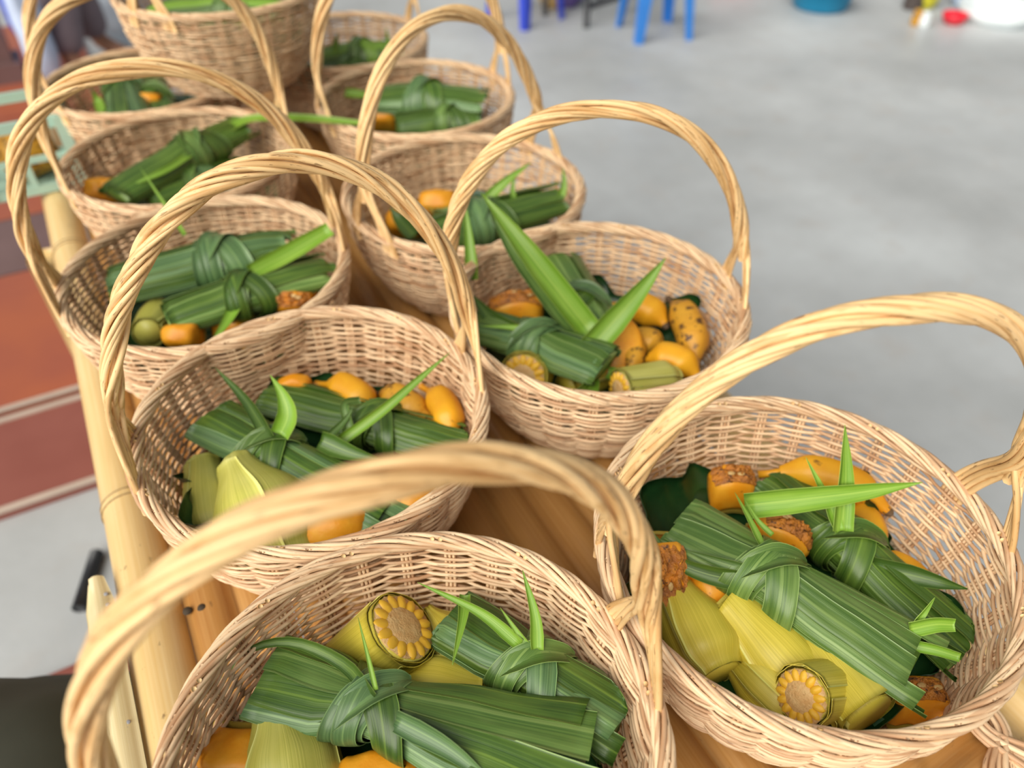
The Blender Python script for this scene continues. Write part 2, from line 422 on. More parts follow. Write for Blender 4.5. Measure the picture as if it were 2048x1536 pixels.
ME_STAKE = STAKE.mesh('stake', 'rattan')
ME_WEFT = []
for i, (p_, r_) in enumerate(WEFT): ME_WEFT.append(MB().tube(p_, r_, 6, closed=True, u0=i*13.7).mesh('weft_rod', 'rattan'))
ME_BORDER = [MB().tube(border_path(s), [.0012+.0009*min(1, 6*t, 6*(1-t)) for t in np.linspace(0, 1, 22)], 6).mesh('border_rod', 'rattan') for s in (0, 1)]
ce = MB()
for dy in (-.0032, .0032): ce.tube([(RIM+.002, dy, HB-.004), (RIM-.0046, dy*1.1, HB+.0032)], .0021, 8)
ME_CUT = ce.mesh('cut_end', 'rattan_handle')
ME_BASE = base_mb().mesh('base', 'rattan')
ME_WALL = wall_joined().mesh('woven_wall', 'rattan')
bb = MB()
for j in range(NS):
    for s in (0, 1):
        q = 2*PI*j/NS; P = np.array(border_path(s)); c_, s_ = math.cos(q), math.sin(q)
        bb.tube(np.stack([P[:, 0]*c_-P[:, 1]*s_, P[:, 0]*s_+P[:, 1]*c_, P[:, 2]], 1), [.0012+.0009*min(1, 6*t, 6*(1-t)) for t in np.linspace(0, 1, 22)], 5, u0=j*7.7+s*3.1)
ME_BORDER_ALL = bb.mesh('rim_braid', 'rattan')

def handle_rods(bk, height, shx, shy, seed, nrod=10, expo=2.35, turns=2.6, wide=0.0):
    """a rope of rods arching over local x; shx/shy lean the top"""
    R = RIM+.002; rg = random.Random(seed); N = 110
    c = []
    for t in np.linspace(0, 1, N):
        a = PI*(1-t); ca, sa = math.cos(a), math.sin(a)
        x_ = math.copysign(abs(ca)**(2/expo), ca)*R; z_ = abs(sa)**(2/expo)*height
        k_ = z_/height
        c.append((x_*(1+wide*math.sin(PI*min(1, k_))) + shx*k_, shy*k_**1.3, HB-.006+z_))
    c = np.array(c)
    # even spacing along the arch
    L = np.concatenate([[0], np.cumsum(np.linalg.norm(np.diff(c, axis=0), axis=1))]); s = np.linspace(0, L[-1], N)
    c = np.stack([np.interp(s, L, c[:, i]) for i in range(3)], 1)
    T = np.gradient(c, axis=0); T /= np.linalg.norm(T, axis=1)[:, None]
    Y = np.array([0, 1., 0]); Nn = np.cross(T, Y); Nn /= np.linalg.norm(Nn, axis=1)[:, None]; Bn = np.cross(T, Nn)
    core = link('handle', MB().tube(c[8:-8], .0048, 7).mesh('handle', 'rattan_handle'), bk)
    for kx in range(nrod):
        ph = 2*PI*kx/nrod + rg.uniform(-.12, .12); pts = []; rr = []
        rad0 = .0074*rg.uniform(.80, 1.12); r0 = .0026*rg.uniform(.82, 1.2); wob = rg.uniform(0, 6)
        grp = 1 if kx < nrod//2 else -1; lane = (kx % (nrod//2)) - (nrod/2-1)/2
        for i in range(N):
            t = i/(N-1); d = min(s[i], L[-1]-s[i]); end = -1 if t < .5 else 1
            a = ph + 2*PI*turns*(t + .05*math.sin(7*t+seed)) + .30*math.sin(11*t+wob)
            H = c[i] + rad0*(math.cos(a)*Nn[i] + math.sin(a)*Bn[i])
            # splayed foot: each half of the rods runs down to its own spot on the rim
            k_ = 1-sstep(0.0, .105, d); 
            ang = (0.0 if end > 0 else PI) + (end*grp)*(.215*(1-sstep(0, .15, d)*.9)) + lane*.0056/R
            ft = np.array([(R+.001*lane)*math.cos(ang), R*math.sin(ang), c[i][2] - .018*(1-min(1, d/.05))])
            ft[0] += (c[i][0] - (R if end > 0 else -R))*.98
            pts.append(H*(1-k_) + ft*k_); rr.append(r0)
        link('handle_rod', MB().tube(pts, rr, 7, u0=kx*5.3+seed).mesh('handle_rod', 'rattan_handle'), core)

GB = 'wicker baskets of offerings on the bamboo table'
def basket(key, x, y, rot, label, height=.245, shx=0, shy=0, near=False, z=TZ, spin=0, turns=2.6, expo=2.35, tilt=(0, 0)):
    b = link('wicker_basket', None); b.location = (x, y, z); b.rotation_euler = (math.radians(tilt[0]), math.radians(tilt[1]), math.radians(rot)); tag(b, label, 'basket', GB)
    if near:
        for me in ME_WEFT: link('weft_rod', me, b)
        for j in range(NS):
            q = 2*PI*j/NS
            o = link('stake', ME_STAKE, b); o.rotation_euler.z = q
            if j % 2: o = link('cut_end', ME_CUT, b); o.rotation_euler.z = q+.06
            for me in ME_BORDER: o = link('border_rod', me, b); o.rotation_euler.z = q
    else:
        o = link('woven_wall', ME_WALL, b); o['kind'] = 'stuff'; o.rotation_euler.z = math.radians(spin)
        o = link('rim_braid', ME_BORDER_ALL, b); o['kind'] = 'stuff'; o.rotation_euler.z = math.radians(spin)
    link('base', ME_BASE, b)
    handle_rods(b, height, shx, shy, hash(key) % 97 if False else sum(map(ord, key)), turns=turns+(sum(map(ord, key))*7 % 10-4)*.08, expo=expo)
    return b
B = {}
BASK = [('B1', .052, .236, -6.7, 'tall-handled wicker basket beside the nailed bamboo strip, holding the cut corn cob', 0.302, -0.005, -0.019, True, 2.3),
        ('B2', .415, .236, -19.4, 'wicker basket with a whole yellow banana against its far wall', 0.267, -0.014, -0.019, True, 2.28),
        ('B3', .090, .592, -4.9, 'wicker basket with a broad pale corn husk, behind the cut corn basket', 0.27, 0.012, 0.008, True, 2.05),
        ('B4', .453, .616, -21.6, 'wicker basket with small brown-spotted bananas and two long leaves standing up', 0.242, -0.021, -0.007, True, 2.3),
        ('B5', .054, .916, -4.4, 'wicker basket with two crossed leaf bundles, behind the broad-husk basket', 0.257, -0.021, -0.005, False, 2.3),
        ('B6', .434, .948, 17.4, 'wicker basket directly behind the one with brown-spotted bananas', 0.244, -0.016, 0.018, False, 2.05),
        ('B7', .086, 1.262, 4.7, 'wicker basket with slanting leaf bundles, in front of the stacked basket', 0.256, 0.004, -0.006, False, 2.9),
        ('B8', .508, 1.301, -0.7, 'wicker basket with a flat blue-green leaf bundle, behind two others beside the open floor', 0.252, 0.001, 0.003, False, 2.5),
        ('B10', .085, 1.625, 20, 'wicker basket half hidden below the stacked basket, beside the mint crate', .25, 0, 0, False, 2.35),
        ('B11', .492, 1.655, 5, 'wicker basket farthest along the open floor side, beside the stacked basket', .25, 0, 0, False, 2.35)]
for (key, x, y, rot, lab, h, sx, sy, near, ex) in BASK: B[key] = basket(key, x, y, rot, lab, h, sx, sy, near, expo=ex)
qh = at(268, 38, RZ+HB+.004)-np.array([.25, 1.545, 0]); B['B9'] = basket('B9', .250, 1.545, math.degrees(math.atan2(qh[1], qh[0]))-180, 'wicker basket stacked high across the rims of two baskets below', .25, z=TZ+HB+.004)

# added rods standing in for another basket's handle, splayed on the cross slats
wh = thing('handle_stand_in', tuple(at(2000, 1475, TZ+.004)), 'stand-in for another basket handle, splayed wicker rods on the cross slats beside the banana basket', 'wicker rods')
rg = random.Random(5)
for i in range(11):
    g = i < 6; ln = (i-2.5)*.0058 if g else (i-8)*.0058; zz_ = TZ+.0065+(.0052 if i % 2 else 0)
    E0, E1 = (at(1925, 1385, zz_), at(1985, 1462, zz_)); E2, E3 = (at(2075, 1530, zz_), at(2180, 1610, zz_)) if g else (at(1998, 1545, zz_), at(2030, 1660, zz_))
    sd0 = unit(np.cross(UP, E1-E0)); sd1 = unit(np.cross(UP, E3-E2)); l0 = (i-5)*.0030
    MB().tube(spline([E0+sd0*l0, E1+sd0*l0, E2+sd1*ln, E3+sd1*ln], 24), .0026*rg.uniform(.85, 1.1), 7, u0=i*4.1).build('rod', 'rattan', wh)

# ------------------------------------------------------------------ leaf bundles
def lerp(tab, t):
    xs = [a for a, _ in tab]; ys_ = [b for _, b in tab]; return float(np.interp(t, xs, ys_))
def smooth_tab(tab, t):
    for (a, va), (b, vb) in zip(tab[:-1], tab[1:]):
        if t <= b: return va + (vb-va)*sstep(a, b, t)
    return tab[-1][1]
def blade_mb(pts, wd, up=(0, 0, 1), n=16, taper=(.9, 1, .85, .62, .36, .03), keel=.18, roll=0.0, twist=0.0):
    C = spline(pts, n); T = np.gradient(C, axis=0); P = np.zeros((n, 5, 3)); up = unit(up)
    for i in range(n):
        t = i/(n-1); tt = unit(T[i]); sd_ = unit(np.cross(tt, up)); nn = np.cross(sd_, tt)
        a = roll + twist*t; sd2 = math.cos(a)*sd_ + math.sin(a)*nn; nn2 = np.cross(sd2, tt)
        wv = wd*lerp(list(zip(np.linspace(0, 1, len(taper)), taper)), t)
        for j, q in enumerate(np.linspace(-1, 1, 5)): P[i, j] = C[i] + sd2*q*wv/2 + nn2*(abs(q)-.5)*keel*wv
    return MB().sheet(P, .0007)
def host(p):
    best = min(B.values(), key=lambda b: math.hypot(b.location[0]-p[0], b.location[1]-p[1]) + (0 if -.01 < p[2]-b.location[2] < .22 else 5))
    return best
def keep_in(b, p, gap=.011):
    h = p[2]-b.location[2]
    if h > HB+.012: return p
    dx, dy = p[0]-b.location[0], p[1]-b.location[1]; r = math.hypot(dx, dy); rm = prof(min(max(h, 0), HB))-gap
    if r > rm: p = np.array([b.location[0]+dx*rm/r, b.location[1]+dy*rm/r, p[2]+(r-rm)*.35])
    return p
GBU = 'tied bundles of folded green leaves'
def bundle(A, Bp, hw, tk, label, wk=.62, w1=1.0, thick=.62, up=(0, 0, 1), mats=('leaf', 'leaf_blue'), seed=1, nstrip=4, ends=(.96, 1.05), bandw=.034, blades=(), sag=0.0, bow=0.0, fan=1.0, bmat='leaf_band', slant=.012, fold2=False):
    rg = random.Random(seed); A = np.asarray(A, float); Bp = np.asarray(Bp, float); L = np.linalg.norm(Bp-A)
    e1 = unit(Bp-A); e2 = unit(np.cross(up, e1)); e3 = np.cross(e1, e2)
    cen = (A+Bp)/2
    root = thing('leaf_bundle', (cen[0], cen[1], min(A[2], Bp[2])-hw*thick), label, 'leaf bundle', GBU)
    Wt = [(0, hw), (tk*.55, hw*.95), (tk, hw*wk), (tk+(1-tk)*.5, hw*(wk+w1)/2*1.04), (1, hw*w1)]
    Tt = [(0, hw*thick*.55), (tk*.55, hw*thick*.75), (tk, hw*wk*.86), (tk+(1-tk)*.5, hw*thick*.70), (1, hw*thick*.42)]
    hb_ = host(cen)
    def env(ph, t, off=0.0): return keep_in(hb_, env0(ph, t, off))
    def env0(ph, t, off=0.0):
        tc = min(max(t, 0), 1); W = smooth_tab(Wt, tc); T_ = smooth_tab(Tt, tc)
        if t < .05: T_ *= math.sqrt(max(0.04, 1-(1-max(t, 0)/.05)**2))
        if fold2 and t > .95: T_ *= math.sqrt(max(0.04, 1-((t-.95)/.05)**2)) if t < 1 else .2
        nn = unit([math.cos(ph)/W, math.sin(ph)/T_])
        return A + e1*L*t + e2*(W*math.cos(ph)+off*nn[0]+bow*math.sin(PI*tc)) + e3*(T_*math.sin(ph)+off*nn[1] - sag*math.sin(PI*tc))
    # inner body
    n, m = 26, 20; b = MB(); base = 0
    for i in range(n):
        t = .012+.95*i/(n-1)
        for j in range(m): b.v.append(tuple(env(2*PI*j/m, t, -.0018 + .0009*math.sin(j*2.3))))
    b.quads(0, n, m, np.linspace(0, L, n), np.linspace(0, 3, m+1), wrap_m=True)
    b.f.append(tuple(range(m))); b.uv += [(0, .3)]*m; b.f.append(tuple((n-1)*m+j for j in reversed(range(m)))); b.uv += [(0, .3)]*m
    b.build('folded_core', mats[0], root)
    # long strips lying over it
    order = list(range(nstrip)); rg.shuffle(order)
    for ki, kx in enumerate(order):
        ph0 = math.radians(168 - 156*(kx+.5)/nstrip + rg.uniform(-4, 4)); dph = math.radians(156/nstrip*rg.uniform(1.15, 1.5))
        t0 = rg.uniform(0, .03); t1 = rg.uniform(*ends); n, m = 22, 13; P = np.zeros((n, m, 3)); lay = .0010 + .0042*ki/nstrip; fanp = rg.uniform(-.22, .22)*fan; fan0 = rg.uniform(-.14, .14); lift = rg.uniform(0, .004)
        cut = rg.uniform(-.02, .02); ridge = rg.uniform(.0002, .0005); crs = rg.uniform(-.0035, .0035); crv = rg.uniform(-1, 1)
        for i in range(n):
            t = t0+(t1-t0)*i/(n-1); f = sstep(tk, 1.05, t)
            for j in range(m):
                q = j/(m-1)-.5; tt = t + cut*q*(i/(n-1))**4
                ph = ph0 + fanp*f + fan0*(1-sstep(0, tk, t)) + q*dph*(1.0+.25*math.sin(PI*min(1, tt/tk)) if tt < tk else 1.0)
                P[i, j] = env(ph, tt, lay + ridge*math.cos(q*6*PI) + crs*(abs(q)-.25) + .003*crv*q + lift*f)
        MB().sheet(P[:, ::-1], .0006).build('leaf_strip', mats[kx % len(mats)] if rg.random() > .12 else 'leaf_band', root)
    # side and under strips
    for sgn in (-1, 1):
        for z_ in (-.35, -.05):
            ph0 = (PI if sgn < 0 else 0) + sgn*z_; n, m = 18, 5; P = np.zeros((n, m, 3)); t1 = rg.uniform(.9, 1.08); dph = .5; fz = rg.uniform(-.25, .1)*fan
            for i in range(n):
                t = .0+t1*i/(n-1)
                for j in range(m): P[i, j] = env(ph0 + (j/(m-1)-.5)*dph + sgn*fz*sstep(tk, 1, t), t, .0012+.0008*math.cos(j*PI))
            MB().sheet(P[:, ::-1], .0006).build('leaf_strip', mats[rg.randrange(len(mats))], root)
    # bands wound round the waist
    for bi, (dt, sl, wv, off) in enumerate(((0, slant, bandw, .0050), (.010/L, -slant*1.5, bandw*.85, .0068), (-.004/L, slant*.35, bandw*.55, .0085))):
        n, m = 34, 6; P = np.zeros((n, m, 3)); a0 = rg.uniform(0, 1)
        for i in range(n):
            al = 2*PI*1.03*i/(n-1) - PI/2 + a0*.3
            for j in range(m):
                q = j/(m-1)-.5; t = tk + dt + (sl*math.sin(al+.0)*0 + sl*math.cos(al)*1.0)/L*1.0 + q*wv*(1-.18*abs(math.cos(al)))/L
                P[i, j] = env(al, t, off + .0008*math.cos(q*5*PI) + .0018*(1-4*q*q) + (.0006*i/n))
        MB().sheet(P, .0006).build('tie_band', bmat if bi != 1 else mats[1], root)
    # the tucked-in end of the tie
    tuck = [env(math.radians(150), tk-.020/L, .004), env(math.radians(115), tk-.008/L, .0095), env(math.radians(80), tk+.006/L, .0105), env(math.radians(45), tk+.020/L, .007), env(math.radians(15), tk+.026/L, .003)]
    blade_mb(tuck, bandw*.62, up=e3, taper=(.5, .9, 1, .8, .55), keel=.14).build('tie_knot', bmat, root)
    for bl in blades:
        blade_mb(bl[0], bl[1], up=bl[3] if len(bl) > 3 else -FW, **(bl[4] if len(bl) > 4 else {})).build('loose_blade', bl[2], root)
    return root

# ------------------------------------------------------------------ corn, banana, pumpkin, liner leaves
def frame(axis, up=(0, 0, 1)):
    e1 = unit(axis); 
    if abs(np.dot(e1, unit(up))) > .97: up = (0, 1, 0)
    e2 = unit(np.cross(up, e1)); return e1, e2, np.cross(e1, e2)
ME_KERN = MB().blob((0, 0, 0), (1, 1, 1), seg=8, rings=6).mesh('kernel', 'kernel')
def corn(P0, P1, r, label, cut=False, seed=1, mat='husk', tip=.12, flare=0.0, group='corn ears in the baskets', bend=0.0, basecut=True, nleaf=5, name='corn_ear'):
    """an ear in its husk from stalk end P0 to P1; cut=True shows the sawn cob at P1"""
    rg = random.Random(seed); P0 = np.asarray(P0, float); P1 = np.asarray(P1, float); L = np.linalg.norm(P1-P0); e1, e2, e3 = frame(P1-P0)
    root = thing(name, tuple(((P0+P1)/2) - np.array([0, 0, r])), label, 'corn', group)
    def rad(t):
        a = .62+.38*sstep(0, .22, t)
        if cut: return r*a*(1-.05*t)
        return r*a*((1-(1-tip)*sstep(.42, 1.0, t)) )
    def pos(ph, t, off=0.0):
        R_ = rad(min(t, 1))+off; b_ = bend*math.sin(PI*min(1, t)); 
        return P0 + e1*L*t + e2*R_*math.cos(ph) + e3*(R_*math.sin(ph)+b_)
    n, m = 20, 22; b = MB()
    for i in range(n):
        t = i/(n-1)
        for j in range(m): b.v.append(tuple(pos(2*PI*j/m, t, -.0015)))
    b.quads(0, n, m, np.linspace(0, 1, n), np.linspace(0, 2, m+1), wrap_m=True)
    b.f.append(tuple(range(m))); b.uv += [(0, .2)]*m
    b.f.append(tuple((n-1)*m+j for j in reversed(range(m)))); b.uv += [(0, .2)]*m
    b.build('husk_body', mat, root)
    for k_ in range(nleaf):
        phc = 2*PI*(k_*.382+rg.random()*.1) + .6; span = rg.uniform(2.0, 2.8); t1 = rg.uniform(.97, 1.01); n, m = 18, 13; P = np.zeros((n, m, 3)); cu = rg.uniform(.0, .0015)
        if cut: t1 = 1+rg.uniform(-.03, .02)
        for i in range(n):
            t = t1*i/(n-1)
            for j in range(m):
                q = j/(m-1)-.5; sp = span*(1-.12*sstep(.45, 1.05, t)*(0 if cut else 1)); ph = phc + q*sp + .25*(t-.5)
                lift = .0007*k_ + .0005*math.cos(q*20) + (cu*(4*q*q)**2 + flare*sstep(.6, 1, t)) * (1 if k_ > 1 else .4)
                P[i, j] = pos(ph, t - .03*(4*q*q)*t, lift)
        MB().sheet(P[:, ::-1], .0007).build('husk_leaf', mat, root)
    if cut:
        cob = MB(); rc = r*.90; c0 = P1 + e1*.0005
        nn = 20
        for i, (rr, hh) in enumerate(((rc*.99, -.002), (rc*.97, .001), (rc*.62, .0012), (rc*.55, .0030), (rc*.3, .0026), (rc*.12, .0034), (.0002, .0036))):
            for j in range(nn): a = 2*PI*j/nn; jit = 1+.05*math.sin(j*3.1+i); cob.v.append(tuple(c0 + e1*hh + rr*jit*(e2*math.cos(a)+e3*math.sin(a))))
        cob.quads(0, 7, nn, np.linspace(0, 1, 7), np.linspace(0, 1, nn+1), wrap_m=True)
        co = cob.build('cob', 'cob', root); nk = 15
        from mathutils import Matrix
        for j in range(nk):
            a = 2*PI*j/nk; d = e2*math.cos(a)+e3*math.sin(a); tn = -e2*math.sin(a)+e3*math.cos(a); p = c0 + d*rc*.72 + e1*.0002 - np.array(root['_o'])
            o = link('kernel', ME_KERN, co); sx, sy, sz = rc*.30, PI*rc*.74/nk*1.12, .0032*rg.uniform(.8, 1.2)
            M = Matrix(((d[0]*sx, tn[0]*sy, e1[0]*sz, p[0]), (d[1]*sx, tn[1]*sy, e1[1]*sz, p[1]), (d[2]*sx, tn[2]*sy, e1[2]*sz, p[2]), (0, 0, 0, 1)))
            o.matrix_local = M
    return root
def banana(P0, P1, r, label, arch=.015, up=(0, 0, 1), mat='banana', group='bananas in the baskets', stem=.022):
    P0 = np.asarray(P0, float); P1 = np.asarray(P1, float); e1, e2, e3 = frame(P1-P0, up); L = np.linalg.norm(P1-P0)
    root = thing('banana', tuple((P0+P1)/2-np.array([0, 0, r])), label, 'banana', group)
    n, m = 26, 15; b = MB()
    def cen(t): return P0 + e1*L*t + (e3*.7+e2*.7)*(arch+.004)*(1-(2*t-1)**2)
    for i in range(n):
        t = i/(n-1); R_ = r*(.34+.66*sstep(-.04, .26, t))*(1-.74*sstep(.66, 1.02, t))
        tg = unit(cen(min(1, t+.01))-cen(max(0, t-.01))); s2 = unit(np.cross(e3, tg)); n2 = np.cross(tg, s2)
        for j in range(m):
            a = 2*PI*j/m; f = 1+.055*math.cos(5*a); b.v.append(tuple(cen(t)+R_*f*(s2*math.cos(a)+n2*math.sin(a))))
    b.quads(0, n, m, np.linspace(0, L, n), np.linspace(0, 1, m+1), wrap_m=True)
    b.build('peel', mat, root)
    d0 = unit(cen(0)-cen(.03)); MB().tube([cen(0)-d0*.004, cen(0)+d0*stem*.5, cen(0)+d0*stem], [r*.26, r*.2, r*.24], 8).build('stem', 'banana_stem' if mat == 'banana_spotted' else mat, root)
    d1 = unit(cen(1)-cen(.97)); MB().tube([cen(1)-d1*.003, cen(1)+d1*.003, cen(1)+d1*.006], [r*.30, r*.24, r*.12], 8).build('tip', 'banana_stem', root)
    return root
def pumpkin(c, size, ax, label, seed=1, pulp=True, alpha=.5, group='pumpkin pieces in the baskets'):
    """a wedge: ax[0] along the rind, ax[1] across, ax[2] the cut inner side"""
    c = np.asarray(c, float); A = [unit(a) for a in ax]; A[1] = unit(A[1]-A[0]*(A[0]@A[1])); A[2] = np.cross(A[0], A[1]) if np.dot(np.cross(A[0], A[1]), A[2]) > 0 else -np.cross(A[0], A[1])
    Lx, Ly, Lz = size; root = thing('pumpkin_piece', tuple(c-np.array([0, 0, min(size)/2])), label, 'pumpkin', group)
    def pt(u, v, w_, dis=0.0):
        # u,v in -1..1, w_ 0 (rind) .. 1 (inner)
        taper = 1-.45*w_; bend = -alpha*Lx*.25*(u*u)
        p = np.array([u*Lx/2*(1-.12*v*v), v*Ly/2*taper, (w_-.5)*Lz + bend + .06*Lz*(1-u*u)])
        d = mnoise.noise(Vector(p*55)+Vector((seed*2.3, seed, 0)))*dis
        return c + A[0]*(p[0]+d) + A[1]*(p[1]+d*.6) + A[2]*(p[2]+d)
    n, m = 12, 22; b = MB()
    for i in range(n):
        u = -1+2*i/(n-1); su = u*(1-.06*abs(u)**6)
        for j in range(m):
            a = 2*PI*j/m; cv, sv = math.cos(a), math.sin(a); v = math.copysign(abs(cv)**.45, cv); w_ = .5+.5*math.copysign(abs(sv)**.45, sv)
            sh = 1 if 0 < i < n-1 else .86
            b.v.append(tuple(pt(su, v*sh, .5+(w_-.5)*sh, .004)))
    b.quads(0, n, m, np.linspace(0, 1, n), np.linspace(0, 1, m+1), wrap_m=True)
    b.f.append(tuple(range(m))); b.uv += [(0, 0)]*m; b.f.append(tuple((n-1)*m+j for j in reversed(range(m)))); b.uv += [(0, 0)]*m
    b.build('flesh', 'pumpkin', root)
    P = np.array([[pt(u*1.0, v*1.0, -.02) for v in np.linspace(-.97, .97, 7)] for u in np.linspace(-.97, .97, 10)]); MB().sheet(P, .002).build('rind', 'rind', root)
    if pulp:
        rg = random.Random(seed); n, m = 22, 18; P = np.zeros((n, m, 3)); sd_ = Vector((seed*1.3, seed*.7, 0))
        for i in range(n):
            for j in range(m):
                u, v = -.88+1.76*i/(n-1), -.84+1.68*j/(m-1); e = min(1, 4*(1-abs(u)/.9), 4*(1-abs(v)/.86))
                d = .22*mnoise.noise(Vector((u*4, v*4, 0))+sd_) + .22*abs(mnoise.noise(Vector((u*11, v*9, 3))+sd_)) + .10*mnoise.noise(Vector((u*22, v*22, 5))+sd_)
                P[i, j] = pt(u*(1+.1*mnoise.noise(Vector((v*5, 1, seed)))), v, .96 + e*(.06+d*.9))
        pb = MB().sheet(P, .002)
        pb.build('pulp', 'pulp', root)
        for q in range(2):
            MB().blob(pt(rg.uniform(-.6, .6), rg.uniform(-.5, .5), 1.14), (.0042, .0025, .0012), A, 8, 6).build('seed', 'seed', root)
    return root
def liner(key, th, span, label, z0=.03, z1=.105, seed=1, ruff=.006, inset=.004):
    """a dark leaf lining the wall of basket key from angle th over span degrees"""
    bx, by = B[key].location[:2]; bz = B[key].location[2]; rg = random.Random(seed); n, m = 34, 9; P = np.zeros((n, m, 3)); p1, p2 = rg.uniform(0, 6), rg.uniform(0, 6)
    for i in range(n):
        t = i/(n-1); a = math.radians(th+span*(t-.5)); top = z0+(z1-z0)*(math.sin(PI*t)**.5)*(1+.12*math.sin(9*t+p1))
        for j in range(m):
            q = j/(m-1); zz_ = z0 + (top-z0)*q if q > 0 else z0
            inn = .05*(1-q)**2 + inset + .006; r = prof(zz_)-.008-inn + ruff*q*q*(math.sin(21*t+p2)+.5*math.sin(37*t+p1))-ruff*q
            P[i, j] = (bx + r*math.cos(a), by + r*math.sin(a), bz + zz_ + .4*ruff*q*math.cos(29*t+p1))
    return single('liner_leaf', MB().sheet(P, .0008), 'liner', label, 'leaf', 'dark leaves lining the baskets')

def bed(key, h, label, seed=1, rim=.0):
    bx, by, bz = B[key].location; n, m = 40, 12; P = np.zeros((n+1, m, 3))
    for i in range(n+1):
        a = 2*PI*(i % n)/n + seed
        for j in range(m):
            q = j/(m-1); r = (prof(h)-.012)*q*(1-.03*math.sin(5*a+seed)); z_ = h + .022*q**3 + .006*mnoise.noise(Vector((r*30*math.cos(a), r*30*math.sin(a), seed))) + .004*q*math.sin(8*a+seed)
            r = min(r, prof(z_)-.010); P[i, j] = (bx+max(r, .001)*math.cos(a), by+max(r, .001)*math.sin(a), bz+z_)
    return single('liner_leaf', MB().sheet(P[:, ::-1], .001), 'liner', label, 'leaf', 'dark leaves lining the baskets')
def Z(h): return TZ+h
def pt(u, v, h): return at(u, v, Z(h))
W = {'B1': 'cut corn basket', 'B2': 'whole banana basket', 'B3': 'broad husk basket', 'B4': 'spotted banana basket', 'B5': 'crossed bundle basket', 'B6': 'basket behind the spotted bananas',
     'B7': 'slanting bundle basket', 'B8': 'flat bundle basket', 'B9': 'stacked basket', 'B10': 'basket below the stacked one', 'B11': 'farthest open-floor basket'}
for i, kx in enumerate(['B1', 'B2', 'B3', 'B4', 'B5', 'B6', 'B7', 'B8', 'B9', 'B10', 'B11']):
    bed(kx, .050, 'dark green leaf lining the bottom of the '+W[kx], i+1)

# ---- B1, beside the nailed strip
bundle(pt(525, 1352, .112), pt(1195, 1548, .118), .034, .345, 'large leaf bundle with fanned cut ends over the corn husks in the cut corn basket', wk=.56, w1=1.5, thick=.52, seed=11, nstrip=4, ends=(.93, 1.10), bandw=.040,
       mats=('leaf_blue', 'leaf'), bmat='leaf_blue', fan=1.6, blades=[
       ([pt(745, 1400, .14), pt(690, 1330, .135), pt(590, 1285, .13), pt(500, 1300, .12), pt(430, 1375, .11)], .012, 'leaf'),
       ([pt(752, 1380, .142), pt(735, 1310, .155), pt(716, 1235, .165)], .004, 'leaf_fresh'),
       ([pt(740, 1445, .13), pt(680, 1440, .125), pt(600, 1455, .118)], .006, 'leaf'),
       ([pt(790, 1440, .138), pt(900, 1500, .135), pt(1010, 1590, .12)], .018, 'leaf_blue')])
bundle(pt(895, 1235, .098), pt(1255, 1462, .108), .028, .50, 'smaller leaf bundle lying at the far right of the cut corn basket', wk=.74, w1=1.05, thick=.62, seed=5, nstrip=4, ends=(.95, 1.03), bandw=.036, blades=[
       ([pt(1075, 1300, .13), pt(1070, 1230, .15), pt(1045, 1140, .17)], .011, 'leaf_fresh'), ([pt(1060, 1300, .128), pt(1035, 1265, .135), pt(1000, 1215, .145)], .006, 'leaf_fresh'),
       ([pt(1040, 1290, .13), pt(960, 1225, .135), pt(835, 1165, .14)], .011, 'leaf_fresh'), ([pt(930, 1190, .13), pt(925, 1240, .13), pt(905, 1330, .125)], .010, 'leaf_fresh'),
       ([pt(1110, 1380, .11), pt(1160, 1450, .10), pt(1200, 1530, .09)], .022, 'leaf')])
q = pt(806, 1254, .118); corn(q+FW*.045-RT*.066-UV*.070, q, .033, 'cut corn cob in yellow-green husk, its sawn kernels showing', cut=True, seed=2)
corn(pt(930, 1330, .06), pt(850, 1215, .092), .025, 'olive corn husk tip behind the sawn cob', seed=3)
corn(pt(800, 1390, .07), pt(975, 1385, .078), .028, 'yellow husk end with frayed cut edge under two leaf bundles', seed=4, tip=.6)
corn(pt(600, 1620, .075), pt(548, 1420, .100), .036, 'pale yellow corn husk under the large bundle folded end', seed=5, tip=.45, mat='husk_green')
pumpkin(pt(1040, 1425, .075), (.07, .05, .04), (RT, UV, -FW), 'orange pumpkin piece between two bundles in the cut corn basket', 3)
pumpkin(pt(470, 1530, .09), (.06, .05, .04), (RT, UV, -FW), 'orange pumpkin piece beside the pale husk in the cut corn basket', 4, False)
pumpkin(pt(760, 1560, .085), (.07, .05, .04), (RT, HD, UP), 'orange pumpkin piece under the large bundle knot', 6, False)
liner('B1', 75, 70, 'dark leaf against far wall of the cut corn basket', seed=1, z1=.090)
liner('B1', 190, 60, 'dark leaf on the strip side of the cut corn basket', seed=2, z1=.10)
liner('B1', -10, 70, 'dark leaf beside the small bundle cut ends', seed=3, z1=.085)

